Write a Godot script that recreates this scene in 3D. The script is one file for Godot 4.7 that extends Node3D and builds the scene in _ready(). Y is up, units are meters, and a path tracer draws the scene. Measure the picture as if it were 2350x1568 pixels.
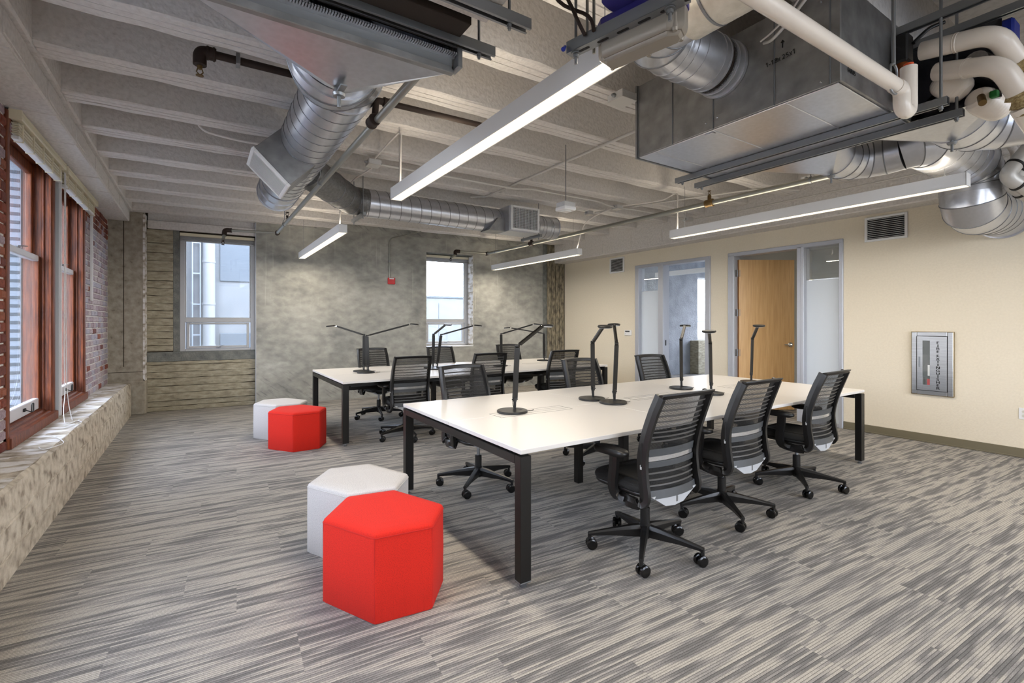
extends Node3D

const EXPOSURE := 1.07
const SKY := 14.0
const LAMP := 1.4
const UPSHARE := 0.14  # share of lamp energy given to the added uplight
const GLOW := 2.5

# ---------------------------------------------------------------- helpers
var M := {}
var taken := {}
var X := Transform3D()
var rng := RandomNumberGenerator.new()
var YB := 0.0

func T(x: float, y: float, z: float, ry := 0.0) -> Transform3D:
	return Transform3D(Basis(Vector3.UP, ry), Vector3(x, y, z))

func S() -> SurfaceTool:
	var st := SurfaceTool.new()
	st.begin(Mesh.PRIMITIVE_TRIANGLES)
	return st

func tri(st: SurfaceTool, a: Vector3, b: Vector3, c: Vector3, n: Vector3) -> void:
	if (b - a).cross(c - a).dot(n) > 0.0:
		var t := b
		b = c
		c = t
	st.add_vertex(X * a)
	st.add_vertex(X * b)
	st.add_vertex(X * c)

func quad(st: SurfaceTool, a: Vector3, b: Vector3, c: Vector3, d: Vector3, n: Vector3) -> void:
	tri(st, a, b, c, n)
	tri(st, a, c, d, n)

func flat(st: SurfaceTool) -> void:
	st.set_smooth_group(-1)

func bx(st: SurfaceTool, lo: Vector3, hi: Vector3, c := 0.0) -> void:
	flat(st)
	var m := (lo + hi) * 0.5
	var h := (hi - lo).abs() * 0.5
	c = minf(c, minf(h.x, minf(h.y, h.z)) * 0.9)
	for a in 3:
		var b := (a + 1) % 3
		var d := (a + 2) % 3
		for s in [-1.0, 1.0]:
			var q: Array[Vector3] = []
			for e in [[-1.0, -1.0], [1.0, -1.0], [1.0, 1.0], [-1.0, 1.0]]:
				var p := Vector3()
				p[a] = s * h[a]
				p[b] = e[0] * (h[b] - c)
				p[d] = e[1] * (h[d] - c)
				q.append(m + p)
			var n := Vector3()
			n[a] = s
			quad(st, q[0], q[1], q[2], q[3], n)
			if c > 0.0:
				for s2 in [-1.0, 1.0]:
					var r: Array[Vector3] = []
					for w in [-1.0, 1.0]:
						var p1 := Vector3()
						p1[a] = s * h[a]
						p1[b] = s2 * (h[b] - c)
						p1[d] = w * (h[d] - c)
						var p2 := Vector3()
						p2[a] = s * (h[a] - c)
						p2[b] = s2 * h[b]
						p2[d] = w * (h[d] - c)
						r.append(m + p1)
						r.append(m + p2)
					var n2 := Vector3()
					n2[a] = s
					n2[b] = s2
					quad(st, r[0], r[1], r[3], r[2], n2)
	if c > 0.0:
		for sx in [-1.0, 1.0]:
			for sy in [-1.0, 1.0]:
				for sz in [-1.0, 1.0]:
					var g := Vector3(sx, sy, sz)
					var k := h - Vector3(c, c, c)
					tri(st, m + Vector3(sx * h.x, sy * k.y, sz * k.z), m + Vector3(sx * k.x, sy * h.y, sz * k.z), m + Vector3(sx * k.x, sy * k.y, sz * h.z), g)

# a box between two points, w wide and h high
func bar(st: SurfaceTool, a: Vector3, b: Vector3, w: float, h: float, c := 0.0, up := Vector3.UP) -> void:
	var keep := X
	var z := (b - a).normalized()
	if absf(z.dot(up)) > 0.98:
		up = Vector3.RIGHT
	var x := up.cross(z).normalized()
	X = keep * Transform3D(Basis(x, z.cross(x), z), (a + b) * 0.5)
	var l := a.distance_to(b) * 0.5
	bx(st, Vector3(-w / 2, -h / 2, -l), Vector3(w / 2, h / 2, l), c)
	X = keep

func rings(st: SurfaceTool, rs: Array, close0 := true, close1 := true, smooth := true, group := 0) -> void:
	# rs: Array of PackedVector3Array rings with equal counts, joined one to the next
	var n: int = rs[0].size()
	for i in rs.size() - 1:
		st.set_smooth_group(group if smooth else -1)
		var a: PackedVector3Array = rs[i]
		var b: PackedVector3Array = rs[i + 1]
		var ca := Vector3()
		for v in a:
			ca += v
		for v in b:
			ca += v
		ca /= 2.0 * n
		for j in n:
			var k := (j + 1) % n
			var mid := (a[j] + a[k] + b[j] + b[k]) * 0.25
			var nn := (a[k] - a[j] + b[k] - b[j]).cross(b[j] - a[j] + b[k] - a[k])
			if nn.dot(mid - ca) < 0.0:
				nn = -nn
			quad(st, a[j], a[k], b[k], b[j], nn)
	flat(st)
	for e in 2:
		if (e == 0 and close0) or (e == 1 and close1):
			var r: PackedVector3Array = rs[0] if e == 0 else rs[-1]
			var o: PackedVector3Array = rs[1] if e == 0 else rs[-2]
			var c := Vector3()
			var c2 := Vector3()
			for v in r:
				c += v
			for v in o:
				c2 += v
			c /= n
			c2 /= n
			var nn := (r[1] - r[0]).cross(c - r[0])
			if nn.dot(c - c2) < 0.0:
				nn = -nn
			for j in n:
				tri(st, r[j], r[(j + 1) % n], c, nn)

func frames(pts: PackedVector3Array, up := Vector3.UP) -> Array:
	var out := []
	var n := pts.size()
	var t0 := (pts[1] - pts[0]).normalized()
	if absf(t0.dot(up)) > 0.95:
		up = Vector3.RIGHT
	var y := (up - t0 * up.dot(t0)).normalized()
	for i in n:
		var t := t0
		if i > 0 and i < n - 1:
			t = ((pts[i] - pts[i - 1]).normalized() + (pts[i + 1] - pts[i]).normalized()).normalized()
		elif i == n - 1:
			t = (pts[i] - pts[i - 1]).normalized()
		y = (y - t * y.dot(t)).normalized()
		out.append([t, y, y.cross(t)])
	return out

func tube(st: SurfaceTool, pts: PackedVector3Array, r: float, n := 10, caps := true, smooth := true, r2 := -1.0) -> void:
	var f := frames(pts)
	var rs := []
	for i in pts.size():
		var q := PackedVector3Array()
		var rr := r if r2 < 0.0 else lerpf(r, r2, float(i) / (pts.size() - 1))
		# mitre: stretch in the bending plane
		var stretch := 1.0
		var side := Vector3()
		if i > 0 and i < pts.size() - 1:
			var a := (pts[i] - pts[i - 1]).normalized()
			var b := (pts[i + 1] - pts[i]).normalized()
			stretch = 1.0 / maxf(0.5, sqrt((1.0 + a.dot(b)) / 2.0))
			side = (b - a).normalized()
		for j in n:
			var w := TAU * j / n
			var o: Vector3 = (f[i][1] * cos(w) + f[i][2] * sin(w)) * rr
			if stretch > 1.0001:
				o += side * o.dot(side) * (stretch - 1.0)
			q.append(pts[i] + o)
		rs.append(q)
	rings(st, rs, caps, caps, smooth)

func sweep(st: SurfaceTool, pts: PackedVector3Array, prof: PackedVector2Array, up := Vector3.UP) -> void:
	# prof.x along the side (up x tangent), prof.y along up
	var rs := []
	for i in pts.size():
		var t := (pts[mini(i + 1, pts.size() - 1)] - pts[maxi(i - 1, 0)]).normalized()
		var sd := up.cross(t).normalized()
		var u := t.cross(sd)
		var q := PackedVector3Array()
		for p in prof:
			q.append(pts[i] + sd * p.x + u * p.y)
		rs.append(q)
	var n := prof.size()
	for i in rs.size() - 1:
		var ca := (pts[i] + pts[i + 1]) * 0.5
		for j in n:
			st.set_smooth_group(j + 1)
			var k := (j + 1) % n
			var a: PackedVector3Array = rs[i]
			var b: PackedVector3Array = rs[i + 1]
			var nn := (a[k] - a[j]).cross(b[j] - a[j])
			if nn.dot((a[j] + a[k] + b[j] + b[k]) * 0.25 - ca) < 0.0:
				nn = -nn
			quad(st, a[j], a[k], b[k], b[j], nn)
	flat(st)
	for e in [0, rs.size() - 1]:
		var r: PackedVector3Array = rs[e]
		var t := (pts[1] - pts[0]) if e > 0 else (pts[0] - pts[1])
		if e > 0:
			t = pts[e] - pts[e - 1]
		for j in range(1, n - 1):
			tri(st, r[0], r[j], r[j + 1], t)

func lathe(st: SurfaceTool, prof: Array, n := 24, smooth := false) -> void:
	var rs := []
	for p in prof:
		var q := PackedVector3Array()
		for j in n:
			q.append(Vector3(p[0] * cos(TAU * j / n), p[1], p[0] * sin(TAU * j / n)))
		rs.append(q)
	for i in rs.size() - 1:
		st.set_smooth_group(1 if smooth else i + 1)
		var a: PackedVector3Array = rs[i]
		var b: PackedVector3Array = rs[i + 1]
		var dr: float = prof[i + 1][0] - prof[i][0]
		var dy: float = prof[i + 1][1] - prof[i][1]
		for j in n:
			var k := (j + 1) % n
			var w := TAU * (j + 0.5) / n
			var nn := Vector3(cos(w) * dy, -dr, sin(w) * dy)
			if prof[i][0] < 1e-6:
				tri(st, a[j], b[j], b[k], nn)
			elif prof[i + 1][0] < 1e-6:
				tri(st, a[j], a[k], b[j], nn)
			else:
				quad(st, a[j], a[k], b[k], b[j], nn)

# outline (x,z) pushed through levels [inset, y]; closed with flat caps
func slab(st: SurfaceTool, outline: PackedVector2Array, levels: Array, smooth_sides := false, n_round := 0) -> void:
	var cen := Vector2()
	for p in outline:
		cen += p
	cen /= outline.size()
	var rs := []
	for l in levels:
		var o := inset(outline, l[0])
		var q := PackedVector3Array()
		for p in o:
			q.append(Vector3(p.x, l[1], p.y))
		rs.append(q)
	var n := outline.size()
	for i in rs.size() - 1:
		for j in n:
			st.set_smooth_group(1 if smooth_sides else j + 1)
			var k := (j + 1) % n
			var a: PackedVector3Array = rs[i]
			var b: PackedVector3Array = rs[i + 1]
			var nn := (a[k] - a[j]).cross(b[j] - a[j])
			if nn.length() < 1e-9:
				nn = (a[k] - a[j]).cross(b[k] - a[j])
			var mid := (a[j] + a[k]) * 0.5 - Vector3(cen.x, 0, cen.y)
			mid.y = 0.0
			var hint := mid
			if absf(levels[i + 1][1] - levels[i][1]) < 1e-5:
				hint = Vector3(0, 1.0 if i > rs.size() / 2.0 - 1.0 else -1.0, 0)
			if nn.dot(hint) < 0.0:
				nn = -nn
			quad(st, a[j], a[k], b[k], b[j], nn)
	flat(st)
	for e in 2:
		var r: PackedVector3Array = rs[0] if e == 0 else rs[-1]
		var up: bool = (levels[-1][1] > levels[0][1]) == (e == 1)
		var flatp := PackedVector2Array()
		for v in r:
			flatp.append(Vector2(v.x, v.z))
		var idx := Geometry2D.triangulate_polygon(flatp)
		for t in range(0, idx.size(), 3):
			tri(st, r[idx[t]], r[idx[t + 1]], r[idx[t + 2]], Vector3.UP if up else Vector3.DOWN)

func inset(o: PackedVector2Array, d: float) -> PackedVector2Array:
	if absf(d) < 1e-6:
		return o
	var n := o.size()
	if absf(d) > 0.009 and n > 8:
		var c := Vector2()
		for p in o:
			c += p / n
		var mr := 0.0
		for p in o:
			mr += p.distance_to(c) / n
		var s := PackedVector2Array()
		for p in o:
			s.append(c + (p - c) * (1.0 - d / mr))
		return s
	var area := 0.0
	for i in n:
		area += o[i].cross(o[(i + 1) % n])
	var sg := signf(area)
	var out := PackedVector2Array()
	for i in n:
		var a := (o[i] - o[(i + n - 1) % n]).normalized()
		var b := (o[(i + 1) % n] - o[i]).normalized()
		var na := Vector2(-a.y, a.x) * sg
		var nb := Vector2(-b.y, b.x) * sg
		var m := (na + nb)
		out.append(o[i] + m * d / maxf(0.3, 1.0 + na.dot(nb)))
	return out

func rrect(w: float, d: float, r: float, n := 4) -> PackedVector2Array:
	var o := PackedVector2Array()
	for q in 4:
		var c := Vector2((w / 2 - r) * (1 if q == 0 or q == 3 else -1), (d / 2 - r) * (1 if q < 2 else -1))
		for i in n + 1:
			var a := PI / 2 * (q + float(i) / n)
			o.append(c + Vector2(cos(a), sin(a)) * r)
	return o

# polygon in the x-y plane, from z0 to z1
func prism(st: SurfaceTool, poly: PackedVector2Array, z0: float, z1: float) -> void:
	flat(st)
	var n := poly.size()
	var area := 0.0
	for i in n:
		area += poly[i].cross(poly[(i + 1) % n])
	var sg := signf(area)
	for i in n:
		var a := poly[i]
		var b := poly[(i + 1) % n]
		var d := (b - a) * sg
		quad(st, Vector3(a.x, a.y, z0), Vector3(b.x, b.y, z0), Vector3(b.x, b.y, z1), Vector3(a.x, a.y, z1), Vector3(d.y, -d.x, 0))
	var idx := Geometry2D.triangulate_polygon(poly)
	for t in range(0, idx.size(), 3):
		for z in [z0, z1]:
			var q: Array[Vector3] = []
			for k in 3:
				q.append(Vector3(poly[idx[t + k]].x, poly[idx[t + k]].y, z))
			tri(st, q[0], q[1], q[2], Vector3(0, 0, 1 if (z == z1) == (z1 > z0) else -1))

# round the corners of a polyline
func fillet(pts: Array, r: float, n := 6) -> PackedVector3Array:
	var o := PackedVector3Array([pts[0]])
	for i in range(1, pts.size() - 1):
		var p: Vector3 = pts[i]
		var a: Vector3 = pts[i - 1] - p
		var b: Vector3 = pts[i + 1] - p
		var d := minf(r, minf(a.length(), b.length()) * 0.45)
		var p0 := p + a.normalized() * d
		var p1 := p + b.normalized() * d
		for k in n + 1:
			var t := float(k) / n
			o.append(p0.lerp(p, t).lerp(p.lerp(p1, t), t))
	o.append(pts[-1])
	return o

func spline(pts: Array, n := 6) -> PackedVector3Array:
	var o := PackedVector3Array()
	for i in pts.size() - 1:
		var p0: Vector3 = pts[maxi(i - 1, 0)]
		var p3: Vector3 = pts[mini(i + 2, pts.size() - 1)]
		for k in n:
			o.append((pts[i] as Vector3).cubic_interpolate(pts[i + 1], p0, p3, float(k) / n))
	o.append(pts[-1])
	return o

func ring(st: SurfaceTool, c: Vector3, axis: Vector3, r: float, w: float, th: float, n := 32) -> void:
	tube(st, PackedVector3Array([c - axis.normalized() * w / 2, c + axis.normalized() * w / 2]), r + th, n, true)

func numbered(called: String) -> String:
	var k: int = taken.get(called, 0)
	taken[called] = k + 1
	return called if k == 0 else "%s_%03d" % [called, k]

func tag(o: Node3D, label: String, category := "", group := "", kind := "") -> Node3D:
	o.set_meta("label", label)
	if category:
		o.set_meta("category", category)
	if group:
		o.set_meta("group", group)
	if kind:
		o.set_meta("kind", kind)
	return o

func thing(called: String, label: String, category: String, xf := Transform3D(), group := "", kind := "") -> Node3D:
	var o := Node3D.new()
	o.name = numbered(called)
	add_child(o)
	o.transform = xf
	return tag(o, label, category, group, kind)

func struct(called: String, label: String, xf := Transform3D()) -> Node3D:
	return thing(called, label, "room shell" if not called.begins_with("win") and not called.begins_with("door") else called.get_slice("_", 0), xf, "", "structure")

func put(mesh: Mesh, called: String, parent: Node3D, xf := Transform3D(), m: Material = null) -> MeshInstance3D:
	var o := MeshInstance3D.new()
	o.name = called
	o.mesh = mesh
	o.transform = xf
	if m:
		o.material_override = m
	parent.add_child(o, true)
	return o

func mk(st: SurfaceTool, m: Material) -> ArrayMesh:
	st.generate_normals()
	st.set_material(m)
	return st.commit()

func part(st: SurfaceTool, called: String, m: Material, parent: Node3D, label := "") -> MeshInstance3D:
	var o := put(mk(st, m), called, parent)
	if label:
		o.set_meta("label", label)
	return o

func pbox(called: String, m: Material, parent: Node3D, lo: Vector3, hi: Vector3, c := 0.0) -> MeshInstance3D:
	var st := S()
	bx(st, lo, hi, c)
	return part(st, called, m, parent)

func dup(o: Node3D, label: String, xf: Transform3D) -> Node3D:
	var r: Node3D = o.duplicate()
	var b := String(o.name)
	r.name = numbered(b)
	add_child(r)
	r.transform = xf
	r.set_meta("label", label)
	return r

func V(x: float, y: float, z: float) -> Vector3:
	return Vector3(x, y, z)

# ---------------------------------------------------------------- materials
func mat(c: Color, rough := 0.7, metal := 0.0) -> StandardMaterial3D:
	var m := StandardMaterial3D.new()
	m.albedo_color = c
	m.roughness = rough
	m.metallic = metal
	return m

func noise_tex(w: int, h: int, freq: float, sd: int, ramp: Array, oct := 4, nt := FastNoiseLite.TYPE_SIMPLEX_SMOOTH, stretch := Vector2.ONE, warp := 0.0) -> ImageTexture:
	# tiles by blending; ramp is [[offset, colour], ...] in sRGB
	var nz := FastNoiseLite.new()
	nz.seed = sd
	nz.noise_type = nt
	nz.frequency = freq
	nz.fractal_octaves = oct
	if warp > 0.0:
		nz.domain_warp_enabled = true
		nz.domain_warp_amplitude = warp
		nz.domain_warp_frequency = freq
	var g := Gradient.new()
	var off := PackedFloat32Array()
	var col := PackedColorArray()
	for r in ramp:
		off.append(r[0])
		col.append(r[1])
	g.offsets = off
	g.colors = col
	var im := Image.create(w, h, false, Image.FORMAT_RGB8)
	for y in h:
		var fy := minf(1.0, (h - y) / (h * 0.15))
		for x in w:
			var fx := minf(1.0, (w - x) / (w * 0.15))
			var v := nz.get_noise_2d(x * stretch.x, y * stretch.y)
			if fx < 1.0:
				v = lerpf(nz.get_noise_2d((x - w) * stretch.x, y * stretch.y), v, fx)
			if fy < 1.0:
				v = lerpf(nz.get_noise_2d(x * stretch.x, (y - h) * stretch.y), v, fy)
			im.set_pixel(x, y, g.sample(v * 0.5 + 0.5))
	return ImageTexture.create_from_image(im)

func bump_tex(w: int, freq: float, sd: int, strength: float, oct := 4, nt := FastNoiseLite.TYPE_SIMPLEX_SMOOTH) -> NoiseTexture2D:
	var t := NoiseTexture2D.new()
	t.width = w
	t.height = w
	t.seamless = true
	t.as_normal_map = true
	t.bump_strength = strength
	var nz := FastNoiseLite.new()
	nz.seed = sd
	nz.frequency = freq
	nz.noise_type = nt
	nz.fractal_octaves = oct
	t.noise = nz
	return t

func tri_mat(tex: Texture2D, scale: Vector3, rough := 0.8, nrm: Texture2D = null, nscale := 1.0, metal := 0.0, world := true) -> StandardMaterial3D:
	var m := mat(Color.WHITE, rough, metal)
	m.albedo_texture = tex
	m.uv1_triplanar = true
	m.uv1_world_triplanar = world
	m.uv1_scale = scale
	if nrm:
		m.normal_enabled = true
		m.normal_texture = nrm
		m.normal_scale = nscale
	return m

func G(v: float) -> Color:
	return Color(v, v, v)

func carpet_tex() -> ImageTexture:
	# eight planks, 2 across and 4 down, each 0.96 m long and 0.3 m wide
	var w := 1024
	var h := 2048
	var im := Image.create(w, h, false, Image.FORMAT_RGB8)
	var nz := FastNoiseLite.new()
	nz.seed = 11
	nz.frequency = 1.0
	nz.fractal_octaves = 2
	var r := RandomNumberGenerator.new()
	r.seed = 5
	var dark := Color(0.425, 0.415, 0.405)
	var mid := Color(0.54, 0.525, 0.51)
	var light := Color(0.675, 0.65, 0.61)
	for y in h:
		var ribf := y / 20.48
		var rib := int(ribf)
		var ph := ribf - rib
		var groove := 0.70 if ph < 0.24 else 1.0
		var plank := y / 512
		for x in w:
			var col := x / 512
			var u := x / 512.0 + plank * 7.3
			var a := nz.get_noise_2d(u * 0.8, rib * 0.22 + col * 91.0)
			var b := nz.get_noise_2d(u * 2.2 + 40.0, rib * 2.3 + col * 17.0)
			var v := (a * 0.75 + b * 0.8) * (0.75 + 0.5 * absf(nz.get_noise_2d(plank * 9.1, col * 3.3 + 70.0)) * 2.0) + (r.randf() - 0.5) * 0.34 + nz.get_noise_2d(plank * 3.7 + 9.0, col * 5.1) * 0.25 + 0.1
			var c := mid
			if v > 0.0:
				c = mid.lerp(light, clampf((v - 0.06) * 4.5, 0.0, 1.0))
			else:
				c = mid.lerp(dark, clampf((-v - 0.04) * 4.0, 0.0, 1.0))
			var k := groove * (0.78 + 0.40 * r.randf())
			im.set_pixel(x, y, Color(c.r * k, c.g * k, c.b * k))
	return ImageTexture.create_from_image(im)

func plaster_tex() -> ImageTexture:
	var w := 1024
	var h := 512
	var im := Image.create(w, h, false, Image.FORMAT_RGB8)
	var a := FastNoiseLite.new()
	a.seed = 3
	a.frequency = 0.0045
	a.fractal_octaves = 5
	a.domain_warp_enabled = true
	a.domain_warp_amplitude = 60.0
	a.domain_warp_frequency = 0.006
	var b := FastNoiseLite.new()
	b.seed = 8
	b.frequency = 0.03
	b.fractal_octaves = 4
	var st := FastNoiseLite.new()
	st.seed = 21
	st.frequency = 0.02
	var lo := Color(0.46, 0.46, 0.45)
	var mi := Color(0.60, 0.595, 0.565)
	var hi := Color(0.71, 0.705, 0.67)
	for y in h:
		for x in w:
			var v := a.get_noise_2d(x, y) * 0.6 + b.get_noise_2d(x * 0.8, y * 1.3) * 0.4 + maxf(0.0, 0.05 - absf(a.get_noise_2d(x + 500.0, y + 90.0))) * 3.0
			var fy := float(y) / h
			var s := st.get_noise_2d(x * 4.0, y * 0.15)
			if s > 0.42 and fy < 0.45:
				v += (s - 0.42) * 1.6
			var scrape := st.get_noise_2d((x + y * 0.8) * 0.5 + 300.0, (y - x * 0.8) * 4.0)
			if fy > 0.72 and scrape > 0.22:
				v -= (scrape - 0.22) * 1.5 * (fy - 0.72) * 4.0
			var c := mi.lerp(hi, clampf(v * 1.7, 0.0, 1.0)) if v > 0 else mi.lerp(lo, clampf(-v * 1.7, 0.0, 1.0))
			im.set_pixel(x, y, c)
	return ImageTexture.create_from_image(im)

func make_materials() -> void:
	var pit := bump_tex(512, 0.03, 2, 4.0, 5)
	var fine := bump_tex(256, 0.12, 4, 3.0, 3)
	var paint := noise_tex(512, 512, 0.045, 7, [[0.0, Color(0.25, 0.24, 0.235)], [0.10, Color(0.40, 0.39, 0.38)], [0.16, Color(0.77, 0.755, 0.74)], [0.5, Color(0.815, 0.80, 0.785)], [1.0, Color(0.85, 0.835, 0.82)]], 4)
	M.paint = tri_mat(paint, V(0.9, 0.9, 0.9), 0.85, fine, 0.35)
	M.slab = tri_mat(paint, V(0.7, 0.7, 0.7), 0.9, fine, 0.35)
	var conc := noise_tex(512, 512, 0.02, 17, [[0.08, Color(0.36, 0.33, 0.29)], [0.26, Color(0.55, 0.52, 0.47)], [0.5, Color(0.61, 0.58, 0.525)], [0.7, Color(0.65, 0.62, 0.565)], [1.0, Color(0.71, 0.685, 0.635)]], 6)
	M.conc = tri_mat(conc, V(0.8, 0.8, 0.8), 0.9, pit, 0.5)
	var board := noise_tex(512, 512, 0.02, 31, [[0.08, Color(0.32, 0.30, 0.26)], [0.27, Color(0.53, 0.50, 0.43)], [0.5, Color(0.605, 0.575, 0.495)], [0.72, Color(0.66, 0.63, 0.55)], [1.0, Color(0.72, 0.695, 0.62)]], 6, FastNoiseLite.TYPE_SIMPLEX_SMOOTH, Vector2(0.6, 1.9))
	M.board = tri_mat(board, V(0.9, 0.9, 0.9), 0.9, pit, 0.6)
	var boardv := noise_tex(512, 512, 0.016, 37, [[0.08, Color(0.16, 0.145, 0.125)], [0.30, Color(0.36, 0.335, 0.285)], [0.52, Color(0.50, 0.465, 0.385)], [0.7, Color(0.58, 0.54, 0.455)], [1.0, Color(0.64, 0.60, 0.52)]], 6, FastNoiseLite.TYPE_SIMPLEX_SMOOTH, Vector2(1.5, 0.7))
	M.boardv = tri_mat(boardv, V(0.8, 0.8, 0.8), 0.9, pit, 0.6)
	M.smooth_conc = tri_mat(noise_tex(256, 256, 0.02, 41, [[0.2, Color(0.36, 0.37, 0.36)], [0.8, Color(0.50, 0.505, 0.48)]], 5), V(1, 1, 1), 0.85, fine, 0.5)
	M.ledge = tri_mat(noise_tex(512, 512, 0.016, 43, [[0.15, Color(0.42, 0.38, 0.33)], [0.4, Color(0.66, 0.62, 0.56)], [0.6, Color(0.75, 0.715, 0.65)], [1.0, Color(0.83, 0.80, 0.75)]], 6), V(0.9, 0.9, 0.9), 0.9, pit, 0.6)
	M.ledge_top = tri_mat(noise_tex(512, 512, 0.012, 44, [[0.2, Color(0.48, 0.44, 0.38)], [0.4, Color(0.72, 0.69, 0.64)], [0.55, Color(0.84, 0.83, 0.82)], [1.0, Color(0.90, 0.90, 0.91)]], 6, FastNoiseLite.TYPE_SIMPLEX_SMOOTH, Vector2(0.6, 1.8)), V(0.9, 0.9, 0.9), 0.85, pit, 0.6)
	M.office_conc = tri_mat(noise_tex(256, 256, 0.015, 42, [[0.2, Color(0.50, 0.51, 0.53)], [0.8, Color(0.60, 0.61, 0.63)]], 5), V(0.6, 0.6, 0.6), 0.85, fine, 0.4)
	M.groove = mat(Color(0.20, 0.17, 0.13), 0.95)
	var pl := mat(Color.WHITE, 0.75)
	pl.albedo_texture = plaster_tex()
	pl.normal_enabled = true
	pl.normal_texture = bump_tex(512, 0.012, 52, 5.0, 5)
	pl.normal_scale = 0.35
	M.plaster = pl
	# bricks: several tones, the last three paled with glare put into the colour
	var grit := noise_tex(256, 256, 0.035, 61, [[0.0, G(0.55)], [0.45, G(0.85)], [1.0, G(1.0)]], 5)
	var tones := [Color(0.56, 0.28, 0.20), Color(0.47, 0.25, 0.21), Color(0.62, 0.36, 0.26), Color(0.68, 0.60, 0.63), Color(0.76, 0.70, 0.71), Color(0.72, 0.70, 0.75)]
	M.bricks = []
	for c in tones:
		var b := tri_mat(grit, V(3.1, 3.1, 3.1), 0.85, pit, 0.6)
		b.albedo_color = c
		M.bricks.append(b)
	M.reveal = mat(Color(0.52, 0.56, 0.62), 0.9)
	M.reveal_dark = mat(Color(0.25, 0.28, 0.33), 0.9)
	M.mortar = tri_mat(noise_tex(256, 256, 0.05, 67, [[0.1, Color(0.66, 0.635, 0.60)], [0.9, Color(0.88, 0.87, 0.86)]], 4), V(2, 2, 2), 0.95, pit, 1.0)
	# window timber
	var wd := noise_tex(512, 512, 0.01, 71, [[0.1, Color(0.24, 0.10, 0.045)], [0.5, Color(0.42, 0.20, 0.09)], [0.9, Color(0.58, 0.31, 0.14)]], 4, FastNoiseLite.TYPE_SIMPLEX_SMOOTH, Vector2(6.0, 0.5))
	M.timber = tri_mat(wd, V(1.2, 1.2, 1.2), 0.5, fine, 0.1)
	M.sash_glare = mat(Color(0.80, 0.80, 0.82), 0.4)  # pale rail colour carries the window glare
	var maple := noise_tex(512, 512, 0.008, 73, [[0.1, Color(0.75, 0.59, 0.385)], [0.5, Color(0.80, 0.64, 0.43)], [0.9, Color(0.84, 0.695, 0.49)]], 4, FastNoiseLite.TYPE_SIMPLEX_SMOOTH, Vector2(5.0, 0.35))
	M.maple = tri_mat(maple, V(1.0, 1.0, 1.0), 0.4, null, 1.0, 0.0, false)
	M.maple.clearcoat_enabled = true
	M.maple.clearcoat = 0.3
	M.maple_edge = mat(Color(0.60, 0.40, 0.20), 0.5)
	# painted partitions
	M.cream = tri_mat(noise_tex(256, 256, 0.09, 77, [[0.0, Color(0.855, 0.815, 0.735)], [1.0, Color(0.885, 0.845, 0.765)]], 3), V(1.4, 1.4, 1.4), 0.8, fine, 0.12)
	M.white_wall = mat(Color(0.86, 0.87, 0.88), 0.85)
	M.base = mat(Color(0.43, 0.40, 0.32), 0.6)
	M.alu = mat(Color(0.72, 0.73, 0.76), 0.38, 0.55)
	M.alu_frame = mat(Color(0.70, 0.71, 0.74), 0.45, 0.25)
	M.winmetal = mat(Color(0.66, 0.66, 0.66), 0.45, 0.2)
	M.chrome = mat(Color(0.80, 0.81, 0.83), 0.12, 1.0)
	M.white = mat(Color(0.88, 0.88, 0.88), 0.45)
	M.ivory = mat(Color(0.84, 0.81, 0.71), 0.4)
	M.plastic = mat(Color(0.82, 0.81, 0.77), 0.4)
	M.carpet = mat(Color.WHITE, 0.95)
	M.carpet.albedo_texture = carpet_tex()
	M.carpet_back = mat(Color(0.42, 0.41, 0.40), 0.95)
	# metals overhead
	var sp := noise_tex(512, 512, 0.045, 81, [[0.0, G(0.80)], [0.5, G(0.86)], [1.0, G(0.92)]], 2, FastNoiseLite.TYPE_CELLULAR)
	M.galv = tri_mat(sp, V(1.3, 1.3, 1.3), 0.30, null, 1.0, 0.88)
	M.galv.albedo_color = Color(0.94, 0.95, 0.98)
	M.galv_dull = tri_mat(noise_tex(512, 512, 0.01, 83, [[0.1, G(0.50)], [0.5, G(0.59)], [0.9, G(0.67)]], 5), V(1.1, 1.1, 1.1), 0.42, null, 1.0, 0.85)
	M.galv_fleck = tri_mat(noise_tex(256, 256, 0.09, 85, [[0.0, G(0.38)], [0.5, G(0.58)], [1.0, G(0.80)]], 2, FastNoiseLite.TYPE_CELLULAR), V(1.6, 1.6, 1.6), 0.45, null, 1.0, 0.75)
	M.seam = mat(Color(0.50, 0.51, 0.53), 0.4, 0.9)
	M.dark_seam = mat(Color(0.14, 0.14, 0.15), 0.6, 0.4)
	M.strut = mat(Color(0.56, 0.57, 0.58), 0.4, 0.85)
	M.canvas = mat(Color(0.15, 0.115, 0.09), 0.85)
	M.panel = tri_mat(noise_tex(256, 256, 0.15, 87, [[0.0, Color(0.70, 0.675, 0.65)], [1.0, Color(0.83, 0.81, 0.79)]], 2), V(1.5, 1.5, 1.5), 0.85)
	M.foil = tri_mat(noise_tex(256, 256, 0.03, 88, [[0.0, Color(0.74, 0.72, 0.67)], [1.0, Color(0.88, 0.86, 0.82)]], 4), V(2, 2, 2), 0.45, pit, 0.4, 0.35)
	M.pvc = mat(Color(0.89, 0.85, 0.80), 0.25)
	M.pvc.clearcoat_enabled = true
	M.pvc.clearcoat = 0.4
	M.wrap = tri_mat(noise_tex(256, 256, 0.05, 89, [[0.1, Color(0.36, 0.28, 0.15)], [0.5, Color(0.63, 0.55, 0.38)], [0.9, Color(0.78, 0.72, 0.56)]], 4), V(5, 5, 5), 0.8, pit, 1.0)
	M.pipe = mat(Color(0.60, 0.60, 0.57), 0.38, 0.75)
	M.rust = mat(Color(0.16, 0.105, 0.075), 0.65, 0.2)
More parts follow.
